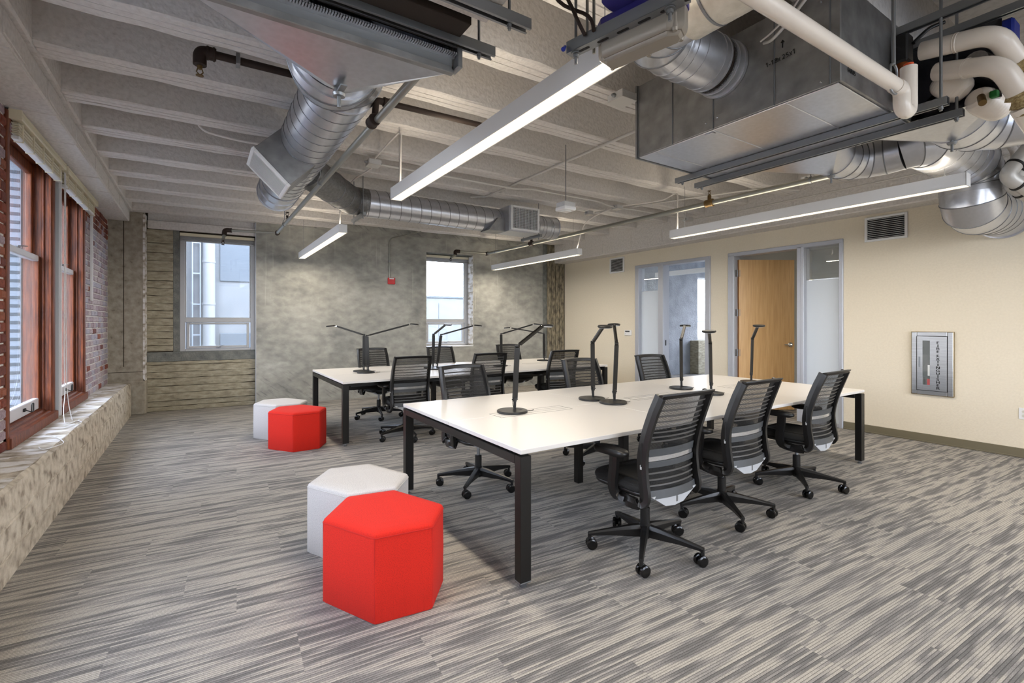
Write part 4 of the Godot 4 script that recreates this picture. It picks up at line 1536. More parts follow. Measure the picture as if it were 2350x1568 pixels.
func hexpad(pts: Array, m: Material, pm: Material, label: String, at: Vector3, turn: float, grp: String) -> void:
	var o := thing("hexagonal_stool", label, "stool", T(at.x, 0, at.z, turn), grp)
	var out := PackedVector2Array()
	# round the upright corners
	for i in 6:
		var p: Vector2 = pts[i]
		var a: Vector2 = (pts[(i + 5) % 6] - p).normalized()
		var b: Vector2 = (pts[(i + 1) % 6] - p).normalized()
		for k in 4:
			var t := k / 3.0
			out.append((p + a * 0.014).lerp(p, t).lerp(p.lerp(p + b * 0.014, t), t))
	var st := S()
	slab(st, out, [[0.006, 0.0], [0.0, 0.008], [-0.003, 0.2], [0.0, 0.405]], true)
	part(st, "side_cover", m, o)
	st = S()
	slab(st, out, [[0.001, 0.403], [-0.001, 0.41], [0.004, 0.422], [0.014, 0.428], [0.06, 0.432], [0.12, 0.434]], true)
	part(st, "top_cover", m, o)
	st = S()
	var rim := PackedVector3Array()
	for p in out:
		rim.append(V(p.x * 1.004, 0.406, p.y * 1.004))
	rim.append(rim[0])
	tube(st, rim, 0.0032, 6)
	for i in 6:
		var p: Vector2 = pts[i] * 0.988
		tube(st, PackedVector3Array([V(p.x, 0.006, p.y), V(p.x, 0.404, p.y)]), 0.003, 6)
	part(st, "seam_piping", pm, o)

func build_stools() -> void:
	var a := [Vector2(-0.307, -0.06), Vector2(-0.144, 0.27), Vector2(0.136, 0.30), Vector2(0.29, 0.095), Vector2(0.143, -0.275), Vector2(-0.126, -0.315)]
	hexpad(a, M.felt_red, M.pipe_red, "large red felt hexagonal stool in the foreground", V(0.83, 0, -2.5), 0.0, "red hexagonal stools")
	hexpad(a, M.felt_grey, M.pipe_grey, "pale grey felt hexagonal stool just behind the foreground red one", V(0.863, 0, -3.11), 0.0, "grey hexagonal stools")
	hexpad(a, M.felt_red, M.pipe_red, "red felt hexagonal stool beside the far desk's left end", V(0.955, 0, -5.995), 0.16, "red hexagonal stools")
	hexpad(a, M.felt_grey, M.pipe_grey, "pale grey hexagonal stool near the plaster wall, mostly hidden by a red one", V(0.865, 0, -6.67), 0.16, "grey hexagonal stools")

# ---------------------------------------------------------------- overhead services
func linear_light(label: String, at: Vector3, l: float, hangs: Array, lit := true) -> Node3D:
	# origin at the middle of the underside, running along z
	var o := thing("pendant_light", label, "light", T(at.x, at.y, at.z), "white linear pendant lights")
	var h := l / 2
	var w := 0.051
	var st := S()
	bx(st, V(-w, 0.0, -h), V(-w + 0.006, 0.105, h), 0.001)
	bx(st, V(w - 0.006, 0.0, -h), V(w, 0.105, h), 0.001)
	part(st, "housing", M.white, o)
	pbox("added_top_panel", M.glow if lit else M.unlit, o, V(-w + 0.006, 0.096, -h + 0.004), V(w - 0.006, 0.103, h - 0.004))  # top panel added so the pendant also lights the ceiling
	for s in [-1, 1]:
		pbox("end_cap", M.white, o, V(-w, 0.0, s * h - 0.004), V(w, 0.105, s * h + 0.004), 0.001)
	pbox("diffuser", M.glow if lit else M.unlit, o, V(-w + 0.006, 0.004, -h + 0.004), V(w - 0.006, 0.012, h - 0.004))
	for z in hangs:
		st = S()
		tube(st, PackedVector3Array([V(0, 0.105, z), V(0, 3.17 - at.y, z)]), 0.0022, 6)
		lathe_at(st, V(0, 0.105, z), [[0.0, 0.0], [0.008, 0.0], [0.006, 0.018], [0.0, 0.018]])
		part(st, "hanging_wire", M.strut, o)
	if lit:
		for k in 3:
			var a := AreaLight3D.new()
			a.name = "lamp_light"
			a.area_size = Vector2(0.088, l / 3.0 - 0.01)
			a.area_normalize_energy = true
			a.light_energy = LAMP
			a.light_color = Color(1.0, 0.955, 0.88)
			a.area_range = 20.0
			a.shadow_enabled = true
			o.add_child(a, true)
			# area lights shine along -z: turn to face down, long side along z
			a.transform = Transform3D(Basis(V(1, 0, 0), V(0, 0, -1), V(0, 1, 0)), V(0, -0.002, (k - 1) * l / 3.0))
			# upward light added to brighten the ceiling
			var up := a.duplicate()
			up.light_energy = LAMP * UPSHARE
			o.add_child(up, true)
			up.transform = Transform3D(Basis(V(1, 0, 0), V(0, 0, 1), V(0, -1, 0)), V(0, 0.112, (k - 1) * l / 3.0))
	return o

func lathe_at(st: SurfaceTool, p: Vector3, prof: Array, n := 12) -> void:
	var keep := X
	X = keep * Transform3D(Basis(), p)
	lathe(st, prof, n)
	X = keep

func lathe_dir(st: SurfaceTool, p: Vector3, d: Vector3, prof: Array, n := 16) -> void:
	var keep := X
	var y := d.normalized()
	var x := y.cross(V(0.3, 0.9, 0.31)).normalized()
	X = keep * Transform3D(Basis(x, y, x.cross(y)), p)
	lathe(st, prof, n)
	X = keep

func helix(a: Vector3, b: Vector3, r: float, pitch: float) -> PackedVector3Array:
	var d := (b - a).normalized()
	var x := d.cross(V(0.31, 0.9, 0.2)).normalized()
	var y := d.cross(x)
	var n := int(a.distance_to(b) / pitch * 28)
	var o := PackedVector3Array()
	for i in n + 1:
		var t := i / 28.0
		o.append(a + d * t * pitch + (x * cos(t * TAU) + y * sin(t * TAU)) * r)
	return o

func spiral_duct(parent: Node3D, a: Vector3, b: Vector3, r: float, m: Material, pitch := 0.11) -> void:
	var st := S()
	tube(st, PackedVector3Array([a, b]), r, 40)
	part(st, "duct_run", m, parent)
	st = S()
	tube(st, helix(a, b, r, pitch), 0.0042, 5, true, true)
	var sm := part(st, "spiral_seam", M.seam, parent)

func gored(parent: Node3D, pts: PackedVector3Array, r: float, m: Material, r2 := -1.0) -> void:
	var f := frames(pts)
	for i in pts.size() - 1:
		var st := S()
		# each gore overlaps its neighbour by a mitre
		var q := PackedVector3Array([pts[maxi(i - 1, 0)], pts[i], pts[i + 1], pts[mini(i + 2, pts.size() - 1)]])
		var rs := []
		for e in 2:
			var k := i + e
			var t: Vector3 = f[k][0]
			var seg := (pts[i + 1] - pts[i]).normalized()
			var rr := r if r2 < 0 else lerpf(r, r2, float(k) / (pts.size() - 1))
			var x := seg.cross(V(0.21, 0.93, 0.3)).normalized()
			var y := seg.cross(x)
			var ring_pts := PackedVector3Array()
			for j in 40:
				var w := TAU * j / 40
				var o := (x * cos(w) + y * sin(w)) * rr
				# slide along the segment onto the mitre plane
				o -= seg * (o.dot(t) / seg.dot(t))
				ring_pts.append(pts[k] + o)
			rs.append(ring_pts)
		rings(st, rs, i == 0, i == pts.size() - 2, true)
		part(st, "elbow_gore", m, parent)
		if i > 0:
			var rg := S()
			var loop: PackedVector3Array = rs[0]
			loop.append(loop[0])
			tube(rg, loop, 0.005, 5)
			part(rg, "gore_seam", M.seam, parent)

func band(parent: Node3D, c: Vector3, axis: Vector3, r: float, w := 0.016, th := 0.006, m: Material = null) -> void:
	var st := S()
	ring(st, c, axis, r, w, th, 40)
	part(st, "duct_band", m if m else M.galv, parent)

func sq2round(st: SurfaceTool, cs: Array, c: Vector3, ux: Vector3, uy: Vector3, r: float) -> void:
	# corners ccw: (-x,-y), (x,-y), (x,y), (-x,y)
	var n := 10
	var axis := ux.cross(uy)
	var mid: Vector3 = (cs[0] + cs[2]) * 0.5
	for q in 4:
		var p: Vector3 = cs[q]
		var a0 := PI + PI / 2 * q
		for i in n:
			st.set_smooth_group(q + 1)
			var w0 := a0 + PI / 2 * i / n
			var w1 := a0 + PI / 2 * (i + 1) / n
			var v0 := c + (ux * cos(w0) + uy * sin(w0)) * r
			var v1 := c + (ux * cos(w1) + uy * sin(w1)) * r
			tri(st, p, v0, v1, (p + v0 + v1) / 3.0 - (mid + c) * 0.5)
		flat(st)
		var p2: Vector3 = cs[(q + 1) % 4]
		var we := a0 + PI / 2
		var ve := c + (ux * cos(we) + uy * sin(we)) * r
		tri(st, p, p2, ve, (p + p2 + ve) / 3.0 - (mid + c) * 0.5)

func grille(parent: Node3D, xf: Transform3D, w: float, h: float, nslat: int, vertical := 0, tilt := 0.25) -> void:
	# face looks along +z; frame with slats between
	var f := Node3D.new()
	f.name = "grille"
	parent.add_child(f, true)
	f.transform = xf
	var st := S()
	var b := 0.028
	for s in [-1, 1]:
		bx(st, V(s * (w / 2 - b / 2) - b / 2, -h / 2, -0.02), V(s * (w / 2 - b / 2) + b / 2, h / 2, 0.006), 0.003)
		bx(st, V(-w / 2 + b, s * (h / 2 - b / 2) - b / 2, -0.02), V(w / 2 - b, s * (h / 2 - b / 2) + b / 2, 0.006), 0.003)
	part(st, "grille_frame", M.white, f)
	pbox("grille_back", M.dark_seam, f, V(-w / 2 + b, -h / 2 + b, -0.0185), V(w / 2 - b, h / 2 - b, -0.017))
	for i in nslat:
		var y := lerpf(-h / 2 + b, h / 2 - b, (i + 0.5) / nslat)
		var s2 := S()
		X = Transform3D(Basis(V(1, 0, 0), tilt), V(0, y, 0.001))
		bx(s2, V(-w / 2 + b, -0.002, -0.010), V(w / 2 - b, 0.002, 0.005))
		X = Transform3D()
		part(s2, "louvre_slat", M.white, f)
	for i in vertical:
		var x := lerpf(-w / 2 + b, w / 2 - b, (i + 0.5) / vertical)
		pbox("louvre_bar", M.white, f, V(x - 0.0022, -h / 2 + b, -0.012), V(x + 0.0022, h / 2 - b, 0.003))

func build_left_duct() -> void:
	var o := thing("supply_duct", "large round spiral supply duct with elbow running under the joists to a square louvred outlet", "duct")
	var r := 0.208
	# transition from the unit's wide mouth to the round collar
	var z0 := -1.87
	var cs := [V(-0.05, 2.50, z0), V(0.91, 2.50, z0), V(0.91, 3.0, z0), V(-0.05, 3.0, z0)]
	var cc := V(0.535, 2.695, -2.27)
	var st := S()
	sq2round(st, cs, cc, V(1, 0, 0), V(0, 1, 0), r)
	part(st, "transition", M.galv, o)
	st = S()
	for e in [[cs[0], cs[1]], [cs[1], cs[2]], [cs[2], cs[3]], [cs[3], cs[0]]]:
		bar(st, e[0] + V(0, 0, 0.012), e[1] + V(0, 0, 0.012), 0.03, 0.03, 0.003)
	part(st, "mouth_rim", M.galv_dull, o)
	var pts := PackedVector3Array([cc, V(0.545, 2.70, -2.42), V(0.58, 2.75, -2.58), V(0.66, 2.86, -2.74), V(0.735, 2.925, -2.92), V(0.75, 2.93, -3.08)])
	gored(o, pts, r, M.galv)
	band(o, V(0.54, 2.698, -2.36), V(0.02, 0.02, -1), r, 0.022, 0.008)
	band(o, V(0.75, 2.93, -3.05), V(0, 0, 1), r)
	spiral_duct(o, V(0.75, 2.93, -3.05), V(0.75, 2.93, -5.6), r, M.galv, 0.155)
	st = S()
	tube(st, PackedVector3Array([V(0.75, 2.93, -5.55), V(0.75, 2.93, -6.13)]), r - 0.004, 40)
	part(st, "end_section", M.galv, o)
	for z in [-5.6, -5.85, -6.12]:
		band(o, V(0.75, 2.93, z), V(0, 0, 1), r, 0.02, 0.006)
	# damper quadrant below the collar
	st = S()
	tube(st, PackedVector3Array([V(0.53, 2.50, -2.25), V(0.53, 2.40, -2.25)]), 0.009, 10)
	lathe_at(st, V(0.53, 2.45, -2.25), [[0.0, 0.0], [0.026, 0.0], [0.03, 0.012], [0.024, 0.03], [0.0, 0.034]])
	bx(st, V(0.515, 2.462, -2.3), V(0.545, 2.47, -2.16), 0.002)
	part(st, "damper_handle", M.strut, o)
	# side outlet, hung below and to the left
	st = S()
	var n := V(-1, -1, 0).normalized()
	var t := V(1, -1, 0).normalized()
	var zc := -4.42
	X = Transform3D(Basis(t, -n, V(0, 0, 1)), V(0.75, 2.93, zc))
	bx(st, V(-0.18, -0.38, -0.22), V(0.18, -0.02, 0.22), 0.004)
	X = Transform3D()
	part(st, "outlet_box", M.galv_dull, o)
	grille(o, Transform3D(Basis(t, V(0, 0, 1), t.cross(V(0, 0, 1))), V(0.75, 2.93, zc) + n * 0.40), 0.375, 0.455, 16, 0, -0.45)
	# branch to the cross duct
	var q := thing("supply_duct", "spiral duct running along the back joists with a square air grille", "duct")
	var rb := 0.168
	gored(q, PackedVector3Array([V(0.86, 2.92, -5.0), V(1.2, 2.915, -5.47), V(1.36, 2.91, -5.69), V(1.53, 2.905, -5.90), V(1.72, 2.9, -5.905)]), rb, M.galv_fleck)
	spiral_duct(q, V(1.70, 2.9, -5.905), V(4.66, 2.9, -5.93), rb, M.galv, 0.135)
	for x in [3.9, 4.35, 4.5, 4.65]:
		band(q, V(x, 2.9, -5.925), V(1, 0, 0), rb, 0.014, 0.004)
	pbox("outlet_box", M.galv, q, V(3.62, 2.715, -5.95), V(4.13, 3.07, -5.618), 0.004)
	st = S()
	prism(st, PackedVector2Array([Vector2(3.36, 2.72), Vector2(3.62, 2.72), Vector2(3.62, 2.9), Vector2(3.5, 2.9)]), -5.98, -5.72)
	part(st, "outlet_skirt", M.galv_dull, q)
	grille(q, T(3.885, 2.905, -5.597), 0.49, 0.345, 13, 17)
	for x in [1.62, 4.2]:
		st = S()
		for s in [-1, 1]:
			tube(st, PackedVector3Array([V(x, 3.2, -5.91 + s * 0.2), V(x, 2.66, -5.91 + s * 0.2)]), 0.006, 8)
		bx(st, V(x - 0.02, 2.69, -6.15), V(x + 0.02, 2.73, -5.65), 0.002)
		part(st, "trapeze_hanger", M.strut, q)

func channel(st: SurfaceTool, a: Vector3, b: Vector3, s := 0.041) -> void:
	# strut channel, open side down
	var d := (b - a).normalized()
	var sd := Vector3.UP.cross(d).normalized()
	bar(st, a + V(0, s * 0.48, 0), b + V(0, s * 0.48, 0), s, 0.003)
	for k in [-1, 1]:
		bar(st, a + sd * k * s * 0.48, b + sd * k * s * 0.48, 0.003, s)
		bar(st, a + sd * k * s * 0.36 - V(0, s * 0.48, 0), b + sd * k * s * 0.36 - V(0, s * 0.48, 0), s * 0.26, 0.003)

func build_left_unit() -> void:
	var u := thing("fan_coil_unit", "ceiling fan coil unit at top left with pale underside and black canvas collar", "air unit", T(0.43, 2.62, -1.2))
	pbox("casing", M.galv_dull, u, V(-0.52, 0.02, -0.48), V(0.53, 0.50, 0.75), 0.004)
	var st := S()
	bx(st, V(-0.52, 0.0, -0.46), V(0.53, 0.018, 0.75), 0.004)
	part(st, "underside_panel", M.panel, u)
	st = S()
	flat(st)
	bx(st, V(-0.47, -0.02, -0.66), V(0.47, 0.36, -0.47), 0.002)
	part(st, "canvas_collar", M.canvas, u)
	st = S()
	for i in 96:
		var x := -0.475 + i * 0.0099
		bx(st, V(x, -0.075, -0.645), V(x + 0.0062, -0.068, -0.600))
	bx(st, V(-0.475, -0.076, -0.665), V(0.475, -0.069, -0.625))
	part(st, "toothed_cleat", M.galv, u)
	st = S()
	bar(st, V(-0.48, -0.095, -0.655), V(0.49, -0.095, -0.655), 0.022, 0.055, 0.003)
	bx(st, V(0.475, -0.125, -0.668), V(0.498, 0.40, -0.60), 0.003)
	bx(st, V(0.40, -0.124, -0.671), V(0.497, -0.062, -0.664), 0.002)
	part(st, "flange_frame", M.strut, u)
	st = S()
	lathe_dir(st, V(0.468, -0.095, -0.672), V(0, 0, -1), [[0.0, 0.0], [0.016, 0.0], [0.014, 0.006], [0.0, 0.007]], 8)
	part(st, "flange_bolt", M.strut, u)
	for x in [-0.28, 0.02, 0.27]:
		pbox("red_label", M.tape, u, V(x, -0.125, -0.672), V(x + 0.14, -0.112, -0.667))
	for z in [-1.79, -1.55]:
		var s := thing("strut_channel", "steel strut carrying the top left air unit, %s" % ("next to the black canvas" if z < -1.7 else "further from the canvas, under the pale panel"), "strut", T(0.4, 2.595, z), "struts under the left air unit")
		st = S()
		channel(st, V(-1.0, 0, 0), V(0.67 + (0.02 if z > -1.7 else 0.0), 0, 0))
		part(st, "channel", M.strut, s)
		st = S()
		tube(st, PackedVector3Array([V(0.60, -0.045, 0), V(0.60, 0.60, 0)]), 0.006, 8)
		lathe_at(st, V(0.60, -0.035, 0), [[0.0, 0.0], [0.011, 0.0], [0.011, 0.012], [0.0, 0.012]], 6)
		part(st, "threaded_rod", M.strut, s)

func build_right_unit() -> void:
	var u := thing("fan_coil_unit", "big grey sheet metal fan coil casing hung under the joists, with handwriting in marker", "air unit", T(2.72, 2.65, -1.79))
	pbox("casing", M.galv_dull, u, V(0.0, 0.0, -0.673), V(0.94, 0.525, 0.673), 0.004)
	pbox("bottom_panel", M.galv, u, V(0.004, -0.008, -0.66), V(0.94, 0.0, 0.66), 0.003)
	for z in [-0.665, -0.36, -0.05, 0.335, 0.62]:
		pbox("standing_seam", M.seam, u, V(-0.006, 0.0, z), V(0.004, 0.525, z + 0.007), 0.002)
	for z in [-0.51, -0.05, 0.40]:
		pbox("pan_rib", M.galv, u, V(0.01, -0.013, z - 0.005), V(0.93, -0.006, z + 0.005), 0.003)
	pbox("end_flange", M.strut, u, V(-0.012, -0.012, -0.683), V(0.94, 0.53, -0.668), 0.002)
	for p in [[-0.1, 0.40], [-0.1, 0.05], [0.58, 0.03], [0.58, 0.45], [-0.02, 0.06]]:
		var sc := S()
		lathe_dir(sc, V(-0.001, p[1], p[0]), V(-1, 0, 0), [[0.0, 0.0], [0.007, 0.0], [0.005, 0.004], [0.0, 0.005]], 8)
		part(sc, "sheet_screw", M.chrome, u)
	pbox("latch_tab", M.galv, u, V(0.02, -0.016, -0.12), V(0.05, -0.006, -0.06), 0.002)
	# marker writing on the side that faces the room
	marker(u, "1-18x 25x1", V(-0.004, 0.245, 0.29), 0.034, -PI / 2, 0.06)
	var st := S()
	bar(st, V(-0.003, 0.305, 0.385), V(-0.003, 0.345, 0.385), 0.004, 0.004)
	bar(st, V(-0.003, 0.346, 0.385), V(-0.003, 0.334, 0.377), 0.004, 0.004)
	bar(st, V(-0.003, 0.346, 0.385), V(-0.003, 0.334, 0.393), 0.004, 0.004)
	part(st, "marker_arrow", M.ink, u)
	marker(u, "FAN#5", V(0.07, 0.075, 0.676), 0.030, 0.0, 0.0)
	# intake duct on the left face
	var d := thing("intake_duct", "round galvanised intake duct with a dark gap beside the unit's left face", "duct")
	var r := 0.16
	var p := V(2.72, 2.99, -1.77)
	st = S()
	tube(st, PackedVector3Array([p + V(0.0, 0, 0), p + V(-0.10, 0, 0)]), r, 36)
	part(st, "spigot", M.galv, d)
	band(d, p + V(-0.012, 0, 0), V(1, 0, 0), r, 0.02, 0.008)
	band(d, p + V(-0.07, 0, 0), V(1, 0, 0), r, 0.012, 0.004)
	st = S()
	tube(st, PackedVector3Array([p + V(-0.09, 0, 0), p + V(-0.15, 0, 0)]), r - 0.015, 36)
	part(st, "flexible_joint", M.canvas, d)
	st = S()
	for i in 60:
		var w := TAU * i / 60
		for x in [-0.098, -0.143]:
			var o := V(x, 0, 0) + V(0, cos(w), sin(w)) * (r - 0.006)
			bar(st, p + o, p + o + V(0.008 if x < -0.12 else -0.008, 0, 0), 0.008, 0.004, 0.0, V(0, cos(w), sin(w)))
	part(st, "toothed_edge", M.strut, d)
	st = S()
	tube(st, PackedVector3Array([p + V(-0.14, 0, 0), p + V(-0.50, 0, 0)]), r, 36)
	part(st, "duct_run", M.galv, d)
	for x in [-0.15, -0.20, -0.36, -0.44, -0.5]:
		band(d, p + V(x, 0, 0), V(1, 0, 0), r, 0.009, 0.004)
	gored(d, PackedVector3Array([p + V(-0.48, 0, 0), p + V(-0.60, 0, 0.01), p + V(-0.68, 0, 0.07), p + V(-0.71, 0, 0.16), p + V(-0.71, 0, 0.30)]), r, M.galv)
	st = S()
	tube(st, PackedVector3Array([p + V(-0.71, 0.0, 0.28), p + V(-0.68, 0.0, 1.5)]), r + 0.01, 36)
	part(st, "foil_wrapped_run", M.foil, d)
	band(d, p + V(-0.71, 0.0, 0.42), V(0.02, 0, 1), r + 0.01, 0.012, 0.004, M.seam)
	# cables draped on the casing
	var c := thing("flex_cable", "armoured flexible cables looping over the right unit's side", "cable")
	st = S()
	tube(st, spline([V(2.70, 3.02, -1.50), V(2.66, 3.00, -1.42), V(2.64, 3.08, -1.28), V(2.66, 3.22, -1.15)], 6), 0.009, 8)
	part(st, "armoured_cable", M.emt, c)
	st = S()
	tube(st, spline([V(2.70, 3.04, -1.52), V(2.68, 3.05, -1.44), V(2.68, 3.11, -1.34), V(2.67, 3.24, -1.22)], 6), 0.005, 8)
	part(st, "pale_cable", M.cord, c)
	for i in 2:
		var x: float = [3.37, 3.63][i]
		var s := thing("strut_channel", ["steel strut carrying the right unit, inner of the pair under its pale bottom", "steel strut carrying the right unit, outer of the pair beside the round duct transitions"][i], "strut", T(x, 2.618, -1.7), "struts under the right air unit")
		st = S()
		channel(st, V(0, 0, -0.92), V(0, 0, 0.83))
		part(st, "channel", M.strut, s)
		for z in [-0.86, 0.80]:
			st = S()
			tube(st, PackedVector3Array([V(0, -0.045, z), V(0, 0.012 if z < 0 else 0.60, z)]), 0.0075, 8)
			lathe_at(st, V(0, -0.036, z), [[0.0, 0.0], [0.012, 0.0], [0.012, 0.012], [0.0, 0.012]], 6)
			part(st, "threaded_rod", M.strut, s)

func marker(parent: Node3D, text: String, at: Vector3, size: float, ry: float, tilt: float) -> void:
	var tm := TextMesh.new()
	tm.text = text
	var f := SystemFont.new()
	f.font_names = PackedStringArray(["Droid Sans"])
	f.font_italic = true
	tm.font = f
	tm.font_size = 32
	tm.pixel_size = size / 32.0
	tm.depth = 0.002
	tm.horizontal_alignment = HORIZONTAL_ALIGNMENT_LEFT
	var o := put(tm, "marker_writing", parent, Transform3D(Basis(Vector3.UP, ry) * Basis(V(0, 0, 1), tilt), at), M.ink)

func build_right_ducts() -> void:
	for k in 2:
		var z: float = [-1.87, -1.08][k]
		var d := thing("supply_duct", ["spiral duct leaving the right unit's far outlet, turning down into the cream wall", "short round duct elbow at the right unit's near outlet, running out of view"][k], "duct")
		var r: float = [0.165, 0.195][k]
		var x1: float = [4.40, 4.28][k]
		var c := V(x1, 2.655 + r, z)
		var cs := [V(3.655, 2.655, z + 0.36), V(3.655, 2.655, z - 0.36), V(3.655, 3.10, z - 0.36), V(3.655, 3.10, z + 0.36)]
		var st := S()
		sq2round(st, cs, c, V(0, 0, -1), V(0, 1, 0), r)
		part(st, "transition", M.galv, d)
		band(d, c + V(0.012, 0, 0), V(1, 0, 0), r, 0.024, 0.006)
		st = S()
		tube(st, PackedVector3Array([c + V(-0.02, -r + 0.01, 0), c + V(-0.02, -r - 0.075, 0)]), 0.008, 8)
		lathe_at(st, c + V(-0.02, -r - 0.03, 0), [[0.0, 0.0], [0.02, 0.0], [0.028, 0.012], [0.028, 0.018], [0.0, 0.02]])
		part(st, "damper_bolt", M.strut, d)
		if k == 0:
			gored(d, PackedVector3Array([c, c + V(0.17, 0, 0.0), c + V(0.30, 0.01, 0.03), c + V(0.39, 0.015, 0.11), c + V(0.43, 0.02, 0.22), c + V(0.44, 0.03, 0.34)]), r, M.galv)
			gored(d, PackedVector3Array([c + V(0.44, 0.03, 0.32), c + V(0.46, 0.05, 0.40), c + V(0.52, 0.07, 0.445), c + V(0.62, 0.08, 0.45)]), r, M.galv, 0.21)
			spiral_duct(d, V(5.0, 2.93, -1.42), V(5.82, 2.93, -1.42), 0.225, M.galv, 0.17)
			gored(d, PackedVector3Array([V(5.80, 2.93, -1.42), V(5.98, 2.92, -1.42), V(6.10, 2.85, -1.42), V(6.15, 2.74, -1.42), V(6.15, 2.64, -1.42)]), 0.235, M.galv)
			gored(d, PackedVector3Array([V(6.15, 2.66, -1.42), V(6.155, 2.60, -1.42), V(6.22, 2.54, -1.42), V(6.36, 2.52, -1.42), V(6.56, 2.54, -1.42), V(6.75, 2.56, -1.42), V(6.95, 2.575, -1.42), V(7.262, 2.58, -1.42)]), 0.232, M.galv)
			band(d, V(7.245, 2.575, -1.42), V(1, 0, 0), 0.222, 0.03, 0.02)
		else:
			gored(d, PackedVector3Array([c, c + V(0.22, 0, 0.0), c + V(0.38, 0.01, 0.03), c + V(0.49, 0.015, 0.12), c + V(0.54, 0.02, 0.26), c + V(0.55, 0.03, 1.2)]), r, M.galv)

func pipe_thing(called: String, label: String, cat: String, path: Array, r: float, m: Material, bend := 0.06, group := "") -> Node3D:
	var o := thing(called, label, cat, Transform3D(), group)
	var st := S()
	tube(st, fillet(path, bend, 8), r, 16)
	part(st, "pipe_run", m, o)
	return o

func fitting(o: Node3D, c: Vector3, axis: Vector3, r: float, l: float, m: Material, called := "coupling") -> void:
	var st := S()
	var d := axis.normalized()
	var q := [[0.0, -l / 2], [r * 0.92, -l / 2], [r, -l / 2 + 0.004], [r, -l * 0.25], [r * 0.92, -l * 0.22], [r * 0.92, l * 0.22], [r, l * 0.25], [r, l / 2 - 0.004], [r * 0.92, l / 2], [0.0, l / 2]]
	lathe_dir(st, c, d, q, 18)
	part(st, called, m, o)

func sprinkler_head(o: Node3D, at: Vector3, m: Material, up := 1.0) -> void:
	var st := S()
	lathe_at(st, at, [[0.0, 0.0], [0.016, 0.0], [0.014, up * 0.02], [0.008, up * 0.024], [0.0, up * 0.024]], 10)
	for s in [-1, 1]:
		tube(st, PackedVector3Array([at + V(s * 0.012, up * 0.02, 0), at + V(s * 0.018, up * 0.04, 0), at + V(0, up * 0.06, 0)]), 0.0035, 6)
	lathe_at(st, at, [[0.0, up * 0.06], [0.022, up * 0.06], [0.022, up * 0.064], [0.0, up * 0.066]], 14)
	part(st, "sprinkler_head", m, o)

